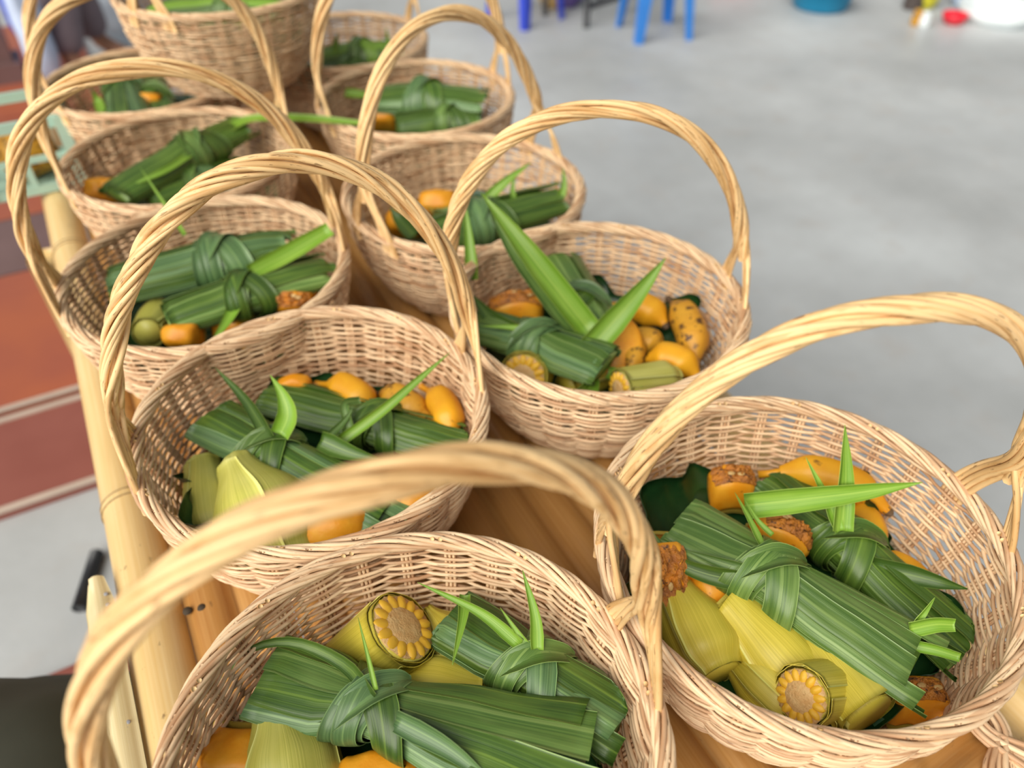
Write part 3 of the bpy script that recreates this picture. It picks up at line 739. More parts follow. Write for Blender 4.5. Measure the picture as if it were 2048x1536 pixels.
# ---- B2, with the whole banana
bundle(pt(1350, 1045, .112), pt(1850, 1345, .118), .034, .40, 'large bright leaf bundle tied with a twisted knot in the whole banana basket', wk=.72, w1=1.02, thick=.55, seed=21, nstrip=4, ends=(.94, 1.04), bandw=.040, mats=('leaf', 'leaf_band'), fan=.7, blades=[
       ([pt(1490, 1012, .135), pt(1600, 1000, .145), pt(1720, 985, .155), pt(1845, 965, .165)], .024, 'leaf_fresh', -FW, dict(taper=(1, 1, .85, .55, .02))),
       ([pt(1520, 1150, .135), pt(1440, 1125, .13), pt(1370, 1100, .125)], .012, 'leaf_band'), ([pt(1510, 1165, .13), pt(1420, 1150, .12), pt(1350, 1120, .12), pt(1300, 1060, .125)], .018, 'leaf'),
       ([pt(1820, 1260, .13), pt(1870, 1250, .135), pt(1910, 1250, .135)], .013, 'leaf_fresh', -FW, dict(taper=(1, 1, .9, .8))), ([pt(1820, 1290, .125), pt(1870, 1300, .128), pt(1920, 1315, .128)], .009, 'leaf_fresh', -FW, dict(taper=(1, 1, .9, .8))),
       ([pt(1525, 1090, .135), pt(1500, 1040, .14), pt(1470, 985, .145)], .006, 'leaf_fresh'), ([pt(1545, 1070, .135), pt(1515, 1040, .14), pt(1490, 1000, .145)], .005, 'leaf_fresh'),
       ([pt(1830, 1250, .13), pt(1850, 1225, .14), pt(1870, 1195, .145)], .006, 'leaf_fresh')])
bundle(pt(1535, 955, .088), pt(1955, 1325, .085), .027, .42, 'darker leaf bundle next to the whole banana', wk=.85, w1=1.10, thick=.60, seed=23, nstrip=4, ends=(.95, 1.02), bandw=.038, mats=('leaf', 'leaf'), bmat='leaf', fold2=True, blades=[
       ([pt(1685, 1062, .12), pt(1692, 960, .16), pt(1690, 850, .205)], .019, 'leaf_fresh', -FW, dict(taper=(1, .95, .75, .45, .02))), ([pt(1680, 1062, .12), pt(1655, 1000, .14), pt(1612, 915, .17)], .012, 'leaf_fresh', -FW, dict(taper=(.8, 1, .7, .4, .02))),
       ([pt(1745, 1135, .10), pt(1820, 1150, .105), pt(1880, 1165, .11), pt(1935, 1178, .12)], .020, 'leaf', -FW, dict(taper=(1, .95, .6, .05)))])
corn(pt(1640, 1400, .070), pt(1440, 1200, .095), .032, 'whole corn ear in olive-yellow husk below the large bright bundle', seed=8, tip=.55, flare=.004)
corn(pt(1440, 1350, .080), pt(1335, 1170, .085), .031, 'smooth yellow corn ear against the near wall of the whole banana basket', seed=9, tip=.6)
corn(pt(1600, 1430, .080), pt(1455, 1310, .070), .024, 'small olive husk between two larger ears in the whole banana basket', seed=10, tip=.4)
q = pt(1602, 1393, .112); corn(q+FW*.046+RT*.055-UV*.008, q, .0235, 'cut corn piece with torn husk showing a ring of kernels', cut=True, seed=12)
corn(pt(1600, 1270, .085), pt(1740, 1430, .094), .025, 'torn flat yellow husk beside the ring of kernels', seed=13, tip=.9, flare=.004)
banana(pt(1560, 945, .095), pt(1775, 1022, .088), .019, 'whole yellow banana with brown tip against the far basket wall', arch=.010)
banana(pt(1700, 1020, .075), pt(1735, 1100, .075), .017, 'yellow banana partly under the darker leaf bundle knot', arch=.006)
banana(pt(1750, 1130, .072), pt(1850, 1205, .072), .018, 'yellow banana below the torn leaf tip beside the darker bundle', arch=.006)
pumpkin(pt(1462, 970, .085), (.050, .046, .036), (RT, UV+FW, UV-FW*.7), 'pumpkin piece with stringy top at the folded end of the bright bundle', 7)
pumpkin(pt(1562, 1075, .095), (.056, .042, .036), (RT-.6*UV, FW+UV, UV*.6+RT*.5-FW), 'pumpkin piece with brown stringy crown between two leaf bundles', 8)
pumpkin(pt(1330, 1150, .092), (.07, .06, .05), (UV, RT, -FW), 'pumpkin piece with dark pitted flesh by the handle foot', 9, True)
pumpkin(pt(1425, 1190, .085), (.07, .055, .035), (UV, RT, -FW), 'smooth orange pumpkin slab above the whole corn ear', 10, False)
pumpkin(pt(1830, 1395, .065), (.05, .04, .03), (RT, HD, UP), 'pumpkin scrap near the torn husk', 11)
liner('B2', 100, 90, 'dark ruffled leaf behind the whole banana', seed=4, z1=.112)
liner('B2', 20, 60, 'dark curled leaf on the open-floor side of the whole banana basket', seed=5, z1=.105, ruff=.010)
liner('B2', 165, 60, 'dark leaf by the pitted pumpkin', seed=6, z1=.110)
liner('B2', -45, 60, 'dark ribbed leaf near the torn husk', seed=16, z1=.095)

# ---- B3
bundle(pt(415, 835, .105), pt(800, 1045, .098), .030, .36, 'leaf bundle with looped end lying over the broad corn husk', wk=.74, w1=.95, thick=.66, seed=31, nstrip=4, ends=(.94, 1.03), bandw=.036, mats=('leaf_blue', 'leaf'), bmat='leaf_band', blades=[
       ([pt(560, 870, .13), pt(575, 830, .15), pt(565, 790, .165), pt(540, 750, .175)], .022, 'leaf_fresh', -FW, dict(taper=(.9, 1, .8, .4, .02))), ([pt(540, 880, .13), pt(490, 800, .14), pt(430, 735, .15)], .014, 'leaf'),
       ([pt(640, 880, .12), pt(700, 905, .115), pt(765, 922, .11)], .022, 'leaf')])
bundle(pt(530, 790, .085), pt(930, 900, .088), .028, .57, 'darker leaf bundle behind the looped one in the broad husk basket', wk=.78, w1=1.0, thick=.62, seed=33, nstrip=5, bandw=.034, mats=('leaf', 'leaf'), bmat='leaf', blades=[
       ([pt(670, 890, .11), pt(760, 825, .135), pt(830, 765, .155), pt(900, 705, .175)], .012, 'leaf_fresh', -FW, dict(taper=(1, .95, .8, .5, .02))), ([pt(650, 880, .11), pt(690, 840, .118), pt(705, 815, .125)], .008, 'leaf_band'), ([pt(700, 860, .11), pt(690, 810, .125), pt(720, 800, .12)], .010, 'leaf_band', -FW, dict(taper=(1, 1, .9, .8)))])
corn(pt(585, 1130, .080), pt(470, 925, .112), .048, 'broad pale corn husk under the looped leaf bundle', seed=14, tip=.35, mat='husk_green', nleaf=6)
corn(pt(440, 1085, .075), pt(405, 930, .080), .026, 'narrow pale husk between the ruffled leaf and the broad husk', seed=15, tip=.7, mat='husk_green')
banana(pt(660, 770, .085), pt(745, 825, .085), .019, 'yellow banana showing behind the darker bundle knot', arch=.004)
banana(pt(765, 790, .080), pt(850, 850, .080), .019, 'brownish banana between two yellow ones in the broad husk basket', arch=.004, mat='banana_spotted')
banana(pt(862, 785, .092), pt(900, 880, .085), .018, 'upright yellow banana by the far wall of the broad husk basket', arch=.006)
banana(pt(810, 830, .070), pt(880, 900, .070), .018, 'small banana deep beside the upright yellow one', arch=.004, mat='banana_spotted')
pumpkin(pt(660, 1055, .095), (.08, .06, .05), (RT, UV, -FW), 'large orange pumpkin piece at the near wall of the broad husk basket', 13, False)
pumpkin(pt(830, 1000, .092), (.06, .055, .045), (RT, UV, -FW), 'orange pumpkin piece under the broad husk basket handle side', 14, False)
pumpkin(pt(590, 775, .085), (.04, .03, .03), (RT, HD, UP), 'pale pumpkin tip behind both bundles of the broad husk basket', 15, False)
liner('B3', 180, 90, 'dark ruffled leaf beside the broad husk', seed=7, z1=.108, ruff=.010)
liner('B3', 80, 80, 'dark leaf behind the bananas of the broad husk basket', seed=8, z1=.09)
liner('B3', 225, 50, 'dark leaf below the narrow pale husk', seed=9, z1=.11, ruff=.009)

# ---- B4
bundle(pt(1110, 520, .118), pt(1200, 668, .110), .030, .62, 'upright leaf bundle with two long leaves rising above the basket rim', wk=.80, w1=.95, thick=.72, seed=41, nstrip=4, ends=(.95, 1.02), bandw=.034, mats=('leaf', 'leaf'), bmat='leaf_blue', blades=[
       ([pt(1185, 668, .118), pt(1100, 560, .18), pt(1030, 470, .225), pt(962, 385, .26)], .030, 'leaf_fresh', -FW, dict(taper=(1, 1, .95, .75, .45, .03))),
       ([pt(1165, 672, .112), pt(1085, 570, .165), pt(1030, 500, .20), pt(985, 430, .23)], .030, 'leaf_band', -FW, dict(taper=(1, 1, .85, .55, .1))),
       ([pt(1178, 700, .118), pt(1240, 630, .15), pt(1290, 570, .175), pt(1332, 515, .20)], .030, 'leaf_fresh', -FW, dict(taper=(1, 1, .75, .42, .02)))])
bundle(pt(1215, 735, .118), pt(950, 650, .100), .034, .50, 'short bow-like leaf bundle with square folded end in the spotted banana basket', wk=.72, w1=.80, thick=.62, seed=43, nstrip=5, bandw=.034, mats=('leaf_band', 'leaf_blue'), bmat='leaf_blue', blades=[
       ([pt(1080, 665, .135), pt(1030, 655, .13), pt(960, 652, .128)], .010, 'leaf_fresh'), ([pt(1040, 680, .12), pt(985, 640, .12), pt(945, 590, .13)], .028, 'leaf'),
       ([pt(1175, 740, .11), pt(1180, 775, .11), pt(1150, 800, .125), pt(1120, 822, .12)], .020, 'leaf_fresh', -FW, dict(taper=(1, 1, .9, .1))), ([pt(1215, 745, .10), pt(1250, 755, .11), pt(1285, 775, .115)], .016, 'leaf_fresh'),
       ([pt(945, 560, .14), pt(938, 480, .18), pt(930, 405, .215)], .016, 'leaf_fresh')])
q = pt(1046, 754, .104); corn(q+FW*.060+RT*.012+UV*.01, q, .029, 'round cut corn end facing out beside the bow-like bundle', cut=True, seed=17)
q = pt(1240, 780, .100); corn(q+FW*.030+RT*.070+UV*.012, q, .024, 'pale green corn piece cut open at the near wall of the spotted banana basket', cut=True, seed=18, mat='husk_green')
corn(pt(1210, 740, .06), pt(1130, 775, .070), .022, 'dim husk under the bow-like bundle', seed=19, tip=.8)
pumpkin(pt(1030, 615, .095), (.078, .050, .034), (RT+.12*UV, UV+FW, UV-FW*.8), 'pumpkin wedge with clumped brown pulp against the basket wall', 17)
pumpkin(pt(1238, 690, .100), (.075, .02, .05), (UV-.3*RT, FW, RT), 'thin upright pumpkin slice beside the bow-like bundle', 18, False)
banana(pt(1245, 610, .088), pt(1330, 650, .086), .021, 'plump orange banana beside the upright bundle', arch=.004)
banana(pt(1350, 610, .092), pt(1390, 725, .090), .021, 'banana with long dark brown streaks by the basket wall', arch=.005, mat='banana_spotted')
banana(pt(1300, 718, .088), pt(1395, 755, .092), .020, 'orange banana lying below the streaked one', arch=.006)
banana(pt(1262, 690, .075), pt(1325, 700, .080), .018, 'small brown-flecked banana in the middle of the bunch', arch=.004, mat='banana_spotted')
banana(pt(1262, 660, .080), pt(1258, 750, .086), .014, 'thin brown banana next to the upright pumpkin slice', arch=.004, mat='banana_spotted')
liner('B4', 70, 80, 'dark leaf at the far wall of the spotted banana basket', seed=10, z1=.098)
liner('B4', -5, 60, 'dark leaf beside the streaked banana', seed=11, z1=.105)
liner('B4', 200, 70, 'dark leaf under the bow-like bundle tail', seed=12, z1=.10)

# ---- B5
bundle(pt(215, 575, .125), pt(585, 490, .130), .036, .58, 'thick upper leaf bundle of the crossed pair', wk=.86, w1=.85, thick=.8, seed=51, nstrip=5, bandw=.050, mats=('leaf', 'leaf_blue'), bmat='leaf_blue', fold2=True, blades=[
       ([pt(500, 545, .145), pt(570, 510, .15), pt(660, 458, .165)], .024, 'leaf_fresh', -FW, dict(taper=(.8, 1, 1, .8))), ([pt(370, 470, .15), pt(330, 410, .17), pt(280, 335, .20)], .007, 'leaf_fresh')])
bundle(pt(330, 640, .115), pt(660, 540, .120), .032, .45, 'lower leaf bundle of the crossed pair, nearer the broad husk basket', wk=.80, w1=.95, thick=.72, seed=53, nstrip=5, bandw=.036, mats=('leaf_band', 'leaf'), bmat='leaf', fold2=True, blades=[([pt(480, 590, .13), pt(455, 640, .12), pt(420, 690, .115)], .018, 'leaf_fresh')])
corn(pt(330, 620, .08), pt(295, 665, .098), .022, 'pale husk end below the crossed bundles', seed=24, mat='husk_green', tip=.8)
pumpkin(pt(362, 672, .105), (.045, .04, .035), (RT, UV, -FW), 'smooth yellow pumpkin block at the near wall of the crossed bundle basket', 19, False)
pumpkin(pt(585, 602, .105), (.06, .04, .04), (RT, UV, UP), 'hollow yellow pumpkin ring piece in the crossed bundle basket', 20)
pumpkin(pt(470, 660, .08), (.06, .05, .04), (RT, HD, UP), 'pumpkin piece deep under the crossed bundles', 27, False)
liner('B5', 215, 90, 'dark leaf hanging at the near wall of the crossed bundle basket', seed=13, z1=.115)

# ---- B6, B7, B8
bundle(pt(850, 480, .125), pt(1122, 398, .130), .036, .38, 'long dark leaf bundle in the basket behind the spotted bananas', wk=.85, w1=.9, thick=.8, seed=61, nstrip=5, bandw=.05, mats=('leaf', 'leaf'), bmat='leaf_blue', blades=[
       ([pt(970, 400, .14), pt(1015, 360, .17), pt(1062, 325, .20)], .016, 'leaf_fresh'), ([pt(830, 470, .13), pt(800, 440, .13), pt(780, 415, .14)], .024, 'leaf'), ([pt(1120, 400, .14), pt(1128, 370, .16), pt(1126, 335, .18)], .012, 'leaf_fresh'), ([pt(1030, 410, .14), pt(1025, 380, .16), pt(1030, 345, .18)], .010, 'leaf_fresh')])
bundle(pt(1040, 455, .10), pt(880, 430, .095), .028, .5, 'small leaf bundle under the long dark one', seed=63, nstrip=5, mats=('leaf_blue', 'leaf'))
pumpkin(pt(820, 440, .115), (.07, .05, .04), (RT, UV, -FW), 'orange pumpkin piece in the basket behind the spotted bananas', 21, False)
pumpkin(pt(875, 405, .105), (.06, .05, .04), (RT, UV, -FW), 'orange pumpkin wedge at the far wall behind the long dark bundle', 22, False)
bundle(pt(225, 395, .125), pt(480, 258, .140), .036, .62, 'long slanting leaf bundle pointing to the stacked basket', wk=.85, w1=.95, thick=.7, seed=71, nstrip=5, bandw=.05, mats=('leaf', 'leaf'), bmat='leaf_band', blades=[
       ([pt(440, 270, .15), pt(500, 240, .16), pt(600, 238, .165), pt(730, 248, .16)], .030, 'leaf_fresh', (0, 0, 1), dict(taper=(.7, 1, 1, .9, .5))), ([pt(390, 300, .15), pt(330, 340, .15), pt(250, 375, .14)], .016, 'leaf_fresh')])
bundle(pt(290, 400, .105), pt(480, 335, .105), .030, .5, 'lower leaf bundle under the long slanting one', wk=.8, thick=.75, seed=73, nstrip=5, mats=('leaf', 'leaf_blue'))
pumpkin(pt(208, 380, .11), (.06, .05, .04), (RT, UV, -FW), 'pale yellow pumpkin piece beside the slanting bundle', 23, False)
bundle(pt(755, 200, .125), pt(965, 205, .130), .044, .45, 'flat blue-green leaf bundle behind two handles', wk=.85, w1=.95, thick=.7, seed=81, nstrip=5, bandw=.05, mats=('leaf_blue', 'leaf'), bmat='leaf_blue', blades=[([pt(690, 185, .13), pt(730, 190, .13), pt(760, 200, .13)], .018, 'leaf_fresh')])
bundle(pt(790, 250, .110), pt(960, 240, .110), .034, .6, 'dark leaf bundle at the near wall under the flat blue-green one', wk=.8, thick=.75, seed=83, nstrip=5, mats=('leaf', 'leaf'))
pumpkin(pt(765, 232, .105), (.06, .05, .04), (RT, UV, -FW), 'yellow pumpkin piece beside the flat blue-green bundle', 24, False)
pumpkin(pt(810, 242, .11), (.035, .03, .03), (RT, UV, -FW), 'small pale pumpkin block beside the flat blue-green bundle', 25, False)
# ---- B9 (stacked), B10, B11
hs = HB+.004
bundle(pt(300, 30, hs+.125), pt(598, 22, hs+.130), .036, .55, 'leaf bundle in the stacked basket', wk=.8, thick=.75, seed=91, nstrip=5, mats=('leaf', 'leaf_fresh'))
bundle(pt(330, 8, hs+.115), pt(600, -8, hs+.115), .032, .45, 'second leaf bundle lying farther back in the stacked basket', wk=.8, thick=.75, seed=93, nstrip=5, mats=('leaf', 'leaf_blue'))
bundle(pt(240, 135, .12), pt(262, 245, .125), .036, .45, 'short upright leaf bundle in the basket below the stacked one', wk=.85, thick=.7, seed=95, nstrip=4, mats=('leaf_blue', 'leaf'), bmat='leaf_blue', blades=[([pt(205, 225, .13), pt(195, 200, .14), pt(185, 180, .16)], .020, 'leaf_fresh')])
bundle(pt(300, 165, .11), pt(325, 240, .11), .030, .5, 'olive leaf bundle beside the short upright one', wk=.85, thick=.7, seed=97, nstrip=4, mats=('leaf', 'leaf'))
pumpkin(pt(300, 205, .12), (.05, .045, .04), (RT, UV, -FW), 'yellow pumpkin piece in the basket below the stacked one', 26, False)
bundle(pt(640, 118, .125), pt(800, 105, .13), .036, .5, 'green leaf bundle in the farthest open-floor basket', wk=.85, thick=.75, seed=99, nstrip=4, mats=('leaf', 'leaf_fresh'), blades=[([pt(770, 110, .14), pt(775, 85, .16), pt(772, 55, .19)], .014, 'leaf_fresh'), ([pt(668, 110, .14), pt(672, 85, .16), pt(675, 65, .18)], .014, 'leaf_fresh')])
bundle(pt(630, 150, .11), pt(760, 138, .11), .030, .5, 'dark leaf bundle at the near wall of the farthest open-floor basket', wk=.85, thick=.75, seed=101, nstrip=4, mats=('leaf', 'leaf'))

# ------------------------------------------------------------------ things on the concrete floor
def stool(pix, h, mat, label):
    Q = [at(u, v, 0) for u, v in pix]; c = sum(Q)/len(Q)
    d = Q[1]-Q[0]; a = math.atan2(d[1], d[0]); e1 = np.array([math.cos(a), math.sin(a), 0]); e2 = np.array([-math.sin(a), math.cos(a), 0]); 
    s = .15; c = (Q[0]+Q[1])/2 + e2*s
    root = thing('plastic_stool', (c[0], c[1], 0), label, 'stool', 'plastic stools on the concrete floor')
    for sx in (-1, 1):
        for sy in (-1, 1):
            b0 = c + e1*sx*s + e2*sy*s; t0 = c + e1*sx*s*.78 + e2*sy*s*.78 + UP*h
            for ea, sa, eb, sb in ((e1, sx, e2, sy), (e2, sy, e1, sx)):
                P = np.array([[b0*(1-t)+t0*t - ea*sa*q*(.035+.03*t) for q in (0, .5, 1)] for t in np.linspace(0, 1, 6)])
                MB().sheet(P, .006).build('leg', mat, root, False)
    P = [[.001, h], [s*.5, h], [s*.80, h-.002], [s*.86, h-.012], [s*.86, h-.045], [s*.82, h-.045], [s*.80, h-.02], [.001, h-.015]]
    b = MB(); n = 32
    for r, z_ in P:
        for j in range(n):
            q = 2*PI*j/n; f = (abs(math.cos(q))**5+abs(math.sin(q))**5)**(-1/5); b.v.append(tuple(c+(e1*math.cos(q)+e2*math.sin(q))*r*f*1.0+UP*z_))
    b.quads(0, len(P), n, np.arange(len(P)), np.arange(n+1)/n, wrap_m=True, flip=True); b.build('seat', mat, root)
    return root
stool([(1295, 88), (1362, 82)], .45, 'plastic_blue', 'bright blue plastic stool standing alone on the concrete')
stool([(992, 44), (1028, 56)], .45, 'plastic_navy', 'dark blue plastic stool beyond the basket handles')
# low black metal frame table behind the stool
a0, a1 = at(1172, 56, 0), at(1330, 2, 0); e1 = unit(a1-a0); e2 = np.array([-e1[1], e1[0], 0])
rt_ = thing('metal_table', tuple(a0), 'low black metal frame table behind the bright blue stool', 'table')
for q in (a0, a0+e1*.45, a0+e2*.3, a0+e1*.45+e2*.3): MB().tube([q, q+UP*.42], .016, 8).build('leg', 'black_metal', rt_)
for q0, q1 in ((a0, a0+e1*.45), (a0+e2*.3, a0+e1*.45+e2*.3)): MB().tube([q0+UP*.10, q1+UP*.10], .014, 8).build('rail', 'black_metal', rt_)
MB().box(a0+e1*.225+e2*.15+UP*.43, (.50, .35, .02), (e1, e2, UP)).build('top', 'black_metal', rt_, False)
q = at(1152, 22, 0); mb = MB().blob((q[0], q[1]+.1, .10), (.08, .10, .10), amp=.5, fr=2, seed=4); single('cloth_bundle', mb, 'purple_cloth', 'purple cloth bundle beside the low black table', 'cloth')
q = at(1105, 12, 0); mb = MB().lathe([(.001, 0), (.06, 0), (.085, .05), (.09, .09), (.085, .09), (.06, .012), (.001, .01)], 20, (q[0], q[1], 0)); single('bowl', mb, 'seed', 'cream bowl on the floor near the dark blue stool', 'bowl')
q = at(1660, 22, 0)
bs = thing('wash_basin', (q[0], q[1]+.05, 0), 'cyan plastic wash basin on the concrete floor', 'basin'); c = (q[0], q[1]+.08, 0)
MB().lathe([(.001, 0), (.13, 0), (.15, .015), (.165, .10), (.185, .105), (.185, .112), (.160, .112), (.145, .02), (.001, .012)], 36, c).build('tub', 'plastic_cyan', bs)
MB().blob((c[0], c[1]-.01, .10), (.10, .09, .05), amp=.4, fr=3, seed=2).build('wash_cloth', 'cyan_pale', bs)
q = at(1905, 47, 0); mb = MB().lathe([(.001, 0), (.04, 0), (.062, .03), (.066, .05), (.062, .05), (.038, .008), (.001, .006)], 24, (q[0], q[1], 0)); single('bowl', mb, 'plastic_red', 'small red plastic bowl in front of the yellow bag', 'bowl')
q = at(1890, 30, 0); yb = thing('detergent_bag', (q[0], q[1]+.12, 0), 'yellow and white packet standing behind the red bowl', 'bag')
MB().blob((q[0], q[1]+.12, .12), (.075, .035, .13), amp=.25, fr=2, seed=3).build('packet', 'yellow_bag', yb); MB().blob((q[0]-.005, q[1]+.095, .13), (.045, .016, .07), amp=.1, fr=2, seed=5).build('front_panel', 'white_plastic', yb)
for i, (u, v, m, lb) in enumerate(((1830, 50, 'banana_spotted', 'small brown jar beside the red bowl'), (1846, 54, 'white_plastic', 'small white jar beside the brown one'))):
    q = at(u, v, 0); mb = MB().lathe([(.001, 0), (.025, 0), (.027, .01), (.027, .05), (.02, .06), (.022, .062), (.022, .075), (.001, .076)], 18, (q[0], q[1], 0)); single('jar', mb, m, lb, 'jar')
q = at(1838, 22, 0); mb = MB().lathe([(.001, 0), (.05, 0), (.052, .01), (.052, .15), (.03, .19), (.03, .22), (.001, .22)], 20, (q[0], q[1]+.05, 0)); single('bottle', mb, 'dark_jar', 'dark bottle standing behind the small jars', 'bottle')
q = at(2025, 50, 0); mb = MB().lathe([(.001, 0), (.16, 0), (.20, .07), (.21, .07), (.17, -.0), (.001, .01)], 30, (q[0], q[1]+.1, 0)); single('tray', mb, 'white_plastic', 'white plastic tray at the far edge of the floor', 'tray')
q = at(2005, 8, 0); mb = MB().blob((q[0]+.02, q[1]+.35, .10), (.16, .12, .11), amp=.5, fr=2, seed=9); single('bag', mb, 'dark_jar', 'dark bag behind the white tray', 'bag')
q = at(1955, 22, 0); mb = MB().blob((q[0], q[1]+.12, .10), (.06, .05, .11), amp=.3, fr=2, seed=8); single('bag', mb, 'pale_blue', 'pale blue bag beside the yellow packet', 'bag')
q = at(1520, -6, 0); mb = MB().blob((q[0], q[1]+.2, .04), (.22, .14, .05), amp=.5, fr=2, seed=19); single('cloth_bundle', mb, 'plastic_red', 'red cloth added beyond the blue stool for the reddish floor reflection', 'cloth')  # added cloth, put in for a reddish reflection on the floor
# left side: crate, sacks, black pipe, olive bag
q0 = at(85, 392, TZ+.01)
cr = thing('plastic_crate', (q0[0], q0[1], TZ+.009), 'small mint green open plastic crate on the edge pole of the table', 'crate')
cw, cl, ch = .16, .15, .135; cx, cy, c0 = q0[0]-.005, q0[1]+.085, TZ+.009
for zz_, tz in ((.010, .016), (.065, .010), (ch-.008, .018)):
    for sx in (-1, 1):
        MB().box((cx+sx*cw/2, cy, c0+zz_), (.008, cl, tz)).build('rail', 'mint', cr, False); MB().box((cx, cy+sx*cl/2, c0+zz_), (cw+.008, .008, tz)).build('rail', 'mint', cr, False)
for sx in (-1, 1):
    for sy in (-1, 1): MB().box((cx+sx*cw/2, cy+sy*cl/2, c0+ch/2), (.020, .020, ch)).build('corner_post', 'mint', cr, False)
for sx in (-1, 1): MB().box((cx, cy+sx*cl/2, c0+.035), (.012, .006, .06)).build('bar', 'mint', cr, False); MB().box((cx+sx*cw/2, cy, c0+.035), (.006, .012, .06)).build('bar', 'mint', cr, False)
MB().box((cx, cy, c0+.004), (cw, cl, .008)).build('floor_panel', 'mint', cr, False)
mb = MB().blob((cx+.005, cy-.005, c0+.054), (.055, .05, .045), amp=.3, fr=2, seed=12); single('gourd', mb, 'banana_spotted', 'brownish yellow gourd lying in the mint crate', 'gourd')
q = at(157, 1218, .013); q2 = at(194, 1105, .013)
single('pipe', MB().tube([q, (q+q2)/2, q2], .013, 12), 'black_metal', 'thin black pipe lying on the concrete below the table edge', 'pipe')
q = at(30, 1640, .38)
ob = MB()
n, m = 26, 30
for i in range(n):
    t = i/(n-1); th = PI*t
    for j in range(m):
        a = 2*PI*j/m; d = np.array([math.sin(th)*math.cos(a), math.sin(th)*math.sin(a), math.cos(th)])
        f = 1+.10*mnoise.noise(Vector(d*1.6)+Vector((4, 1, 2)))+.03*mnoise.noise(Vector(d*6)); ob.v.append(tuple(np.array([q[0]-.01, q[1]-.07, .25]) + d*np.array([.26, .26, .33])*f))
ob.quads(0, n, m, np.linspace(0, 1, n), np.arange(m+1)/m, wrap_m=True)
single('fabric_bag', ob, 'olive_cloth', 'dark olive fabric bag standing beside the nailed bamboo strip', 'bag')
q = at(185, 1375, 0); mb = MB().box((q[0]+.05, q[1]-.25, .009), (.5, .6, .018)); single('board', mb, 'board_maroon', 'loose reddish board on the concrete by the olive bag', 'board', smooth=False)

# ------------------------------------------------------------------ person standing beyond the table end, sacks around
f1, f2 = at(150, 150, 0.02), at(206, 108, 0.02)
pc = (f1+f2)/2
per = thing('person', (pc[0], pc[1], .02), 'person in mauve-grey trousers standing beyond the table among pale sacks', 'person')
def skin(name, V, E, Rr, mat, parent, lv=2):
    me = bpy.data.meshes.new(name); o_ = np.array(parent['_o']); me.from_pydata([tuple(np.asarray(v, float)-o_) for v in V], E, []); o = link(name, me, parent)
    md = o.modifiers.new('skin', 'SKIN'); 
    for i, r in enumerate(Rr): me.skin_vertices[0].data[i].radius = (r, r) if not isinstance(r, tuple) else r
    me.skin_vertices[0].data[0].use_root = True; md.use_smooth_shade = True
    sb = o.modifiers.new('sub', 'SUBSURF'); sb.levels = lv; sb.render_levels = lv; me.materials.append(MATS[mat]); return o
a = pc+np.array([0, .12, 0]); F = unit(np.array([.75, -.6, 0])); S_ = np.array([-F[1], F[0], 0])
def q3(x, y, z): return a + S_*x + F*y + UP*z
fa, fb = f1-a, f2-a
l1, l2 = f1-UP*.02, f2-UP*.02
V = [q3(0, 0, .92), q3(0, 0, 1.12), q3(0, 0, 1.32), q3(0, 0, 1.45), q3(0, .01, 1.53), q3(0, .03, 1.62), q3(0, .03, 1.70),
     q3(.18, 0, 1.38), q3(.23, .02, 1.12), q3(.22, .12, .92), q3(.21, .17, .84), q3(-.18, 0, 1.38), q3(-.23, .02, 1.12), q3(-.22, .12, .92), q3(-.21, .17, .84),
     q3(.09, 0, .85), (l1+q3(.09, 0, 0))/2*np.array([1, 1, 0])+UP*.50+F*.02, l1+UP*.09, l1+UP*.035+F*.10, l1+UP*.025+F*.17,
     q3(-.09, 0, .85), (l2+q3(-.09, 0, 0))/2*np.array([1, 1, 0])+UP*.50+F*.02, l2+UP*.09, l2+UP*.035+F*.10, l2+UP*.025+F*.17]
E_ = [(0, 1), (1, 2), (2, 3), (3, 4), (4, 5), (5, 6), (2, 7), (7, 8), (8, 9), (9, 10), (2, 11), (11, 12), (12, 13), (13, 14), (0, 15), (15, 16), (16, 17), (17, 18), (18, 19), (0, 20), (20, 21), (21, 22), (22, 23), (23, 24)]
Rr = [.13, .12, .13, .055, .05, .085, .07, .05, .04, .032, .03, .05, .04, .032, .03, .08, .055, .038, .035, .022, .08, .055, .038, .035, .022]
skin('body', V, E_, Rr, 'skin', per)
skin('shirt', [V[0]+UP*.0, V[1], V[2], V[2]+UP*.08, V[7], V[8], V[11], V[12]], [(0, 1), (1, 2), (2, 3), (2, 4), (4, 5), (2, 6), (6, 7)], [.16, .15, .15, .09, .07, .065, .07, .065], 'shirt', per)
skin('trousers', [V[0], V[15], V[16], V[17]+UP*.0, V[20], V[21], V[22]+UP*.0], [(0, 1), (1, 2), (2, 3), (0, 4), (4, 5), (5, 6)], [.15, .11, .092, .078, .11, .092, .078], 'trousers', per)
MB().blob(q3(0, .005, 1.67), (.088, .098, .098), (S_, F, UP), 14, 10).build('hair', 'hair', per)
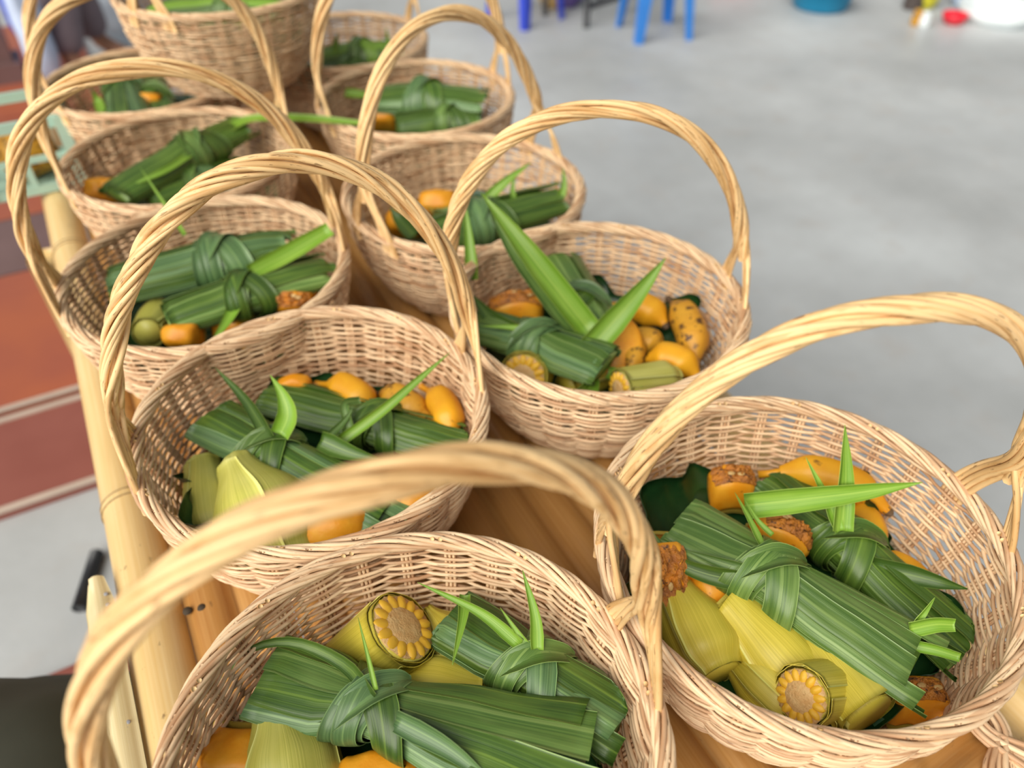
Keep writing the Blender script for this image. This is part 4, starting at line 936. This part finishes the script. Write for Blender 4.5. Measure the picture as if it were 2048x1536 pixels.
for s_ in (-1, 1):
    MB().blob(q3(s_*.032, .112, 1.635), (.012, .006, .008), (S_, F, UP), 8, 6).build('eye', 'eye', per)
    MB().blob(q3(s_*.088, .02, 1.62), (.010, .02, .03), (S_, F, UP), 8, 6).build('ear', 'skin', per)
    MB().blob((l1 if s_ > 0 else l2)+F*.07+UP*.008, (.05, .125, .010), (S_, F, UP), 14, 6).build('sandal', 'sandal', per)
    hb = q3(s_*.21, .17, .84)
    for k_ in range(5):
        d = unit(F*.25 - UP + S_*(k_-2)*.10*s_); b0 = hb + S_*(k_-2)*.016*s_ - UP*.035
        if k_ == 0: b0 = hb - S_*.03*s_ - UP*.01; d = unit(F*.8-UP*.6-S_*s_*.4)
        ln = (.045, .068, .075, .07, .055)[k_]
        MB().tube([b0, b0+d*ln*.5, b0+d*ln*.8+F*.006, b0+d*ln+F*.014], [.010, .009, .008, .006], 8).build('finger', 'skin', per)
    MB().blob(hb-UP*.02, (.038, .018, .045), (S_, F, UP), 10, 8).build('palm', 'skin', per)
MB().blob(q3(0, .122, 1.61), (.012, .016, .022), (S_, F, UP), 8, 6).build('nose', 'skin', per)
MB().blob(q3(0, .110, 1.572), (.026, .008, .008), (S_, F, UP), 8, 6).build('mouth', 'lip', per)
def sack(u, v, zz_, rad, mat, label, seed, band=None):
    q = at(u, v, 0); rt2 = thing('sack', (q[0], q[1], 0), label, 'sack'); c = (q[0], q[1]+rad[1]*.8, rad[2]*.92)
    MB().blob(c, rad, None, 20, 14, .35, 1.8, seed).build('cloth', mat, rt2)
    MB().tube([(c[0], c[1], c[2]+rad[2]*.85), (c[0]+.02, c[1], c[2]+rad[2]*1.15)], [.03, .05], 10).build('neck', mat, rt2)
    if band: MB().blob((c[0]-rad[0]*.55, c[1]-rad[1]*.15, c[2]), (rad[0]*.55, rad[1]*.95, rad[2]*.9), None, 16, 10, .2, 2, seed+1).build('stripe', band, rt2)
sack(262, 92, 0, (.18, .12, .16), 'sack_white', 'white sack lying behind the person feet', 2)
sack(112, 185, 0, (.065, .07, .26), 'pale_blue', 'tall pale blue sack beside the mint crate', 3)
sack(84, 88, 0, (.11, .12, .30), 'sack_white', 'white sack with bright blue side behind the pale blue one', 5, 'sack_blue')
sack(240, 55, 0, (.26, .2, .26), 'sack_white', 'large white sack behind the stacked basket', 7)
q = at(8, 165, 0)+np.array([.10, -.2, 0]); st2 = thing('wooden_post', (q[0]-.10, q[1]+.2, 0), 'dark brown wooden post rising behind the mint crate', 'post')
MB().box((q[0]-.10, q[1]+.2, 1.3), (.15, .15, 2.6)).build('shaft', 'board_mauve', st2, False); MB().box((q[0]-.10, q[1]+.2, .05), (.20, .20, .10)).build('footing', 'board_mauve', st2, False)

for o in ROOTS:
    if '_o' in o: del o['_o']
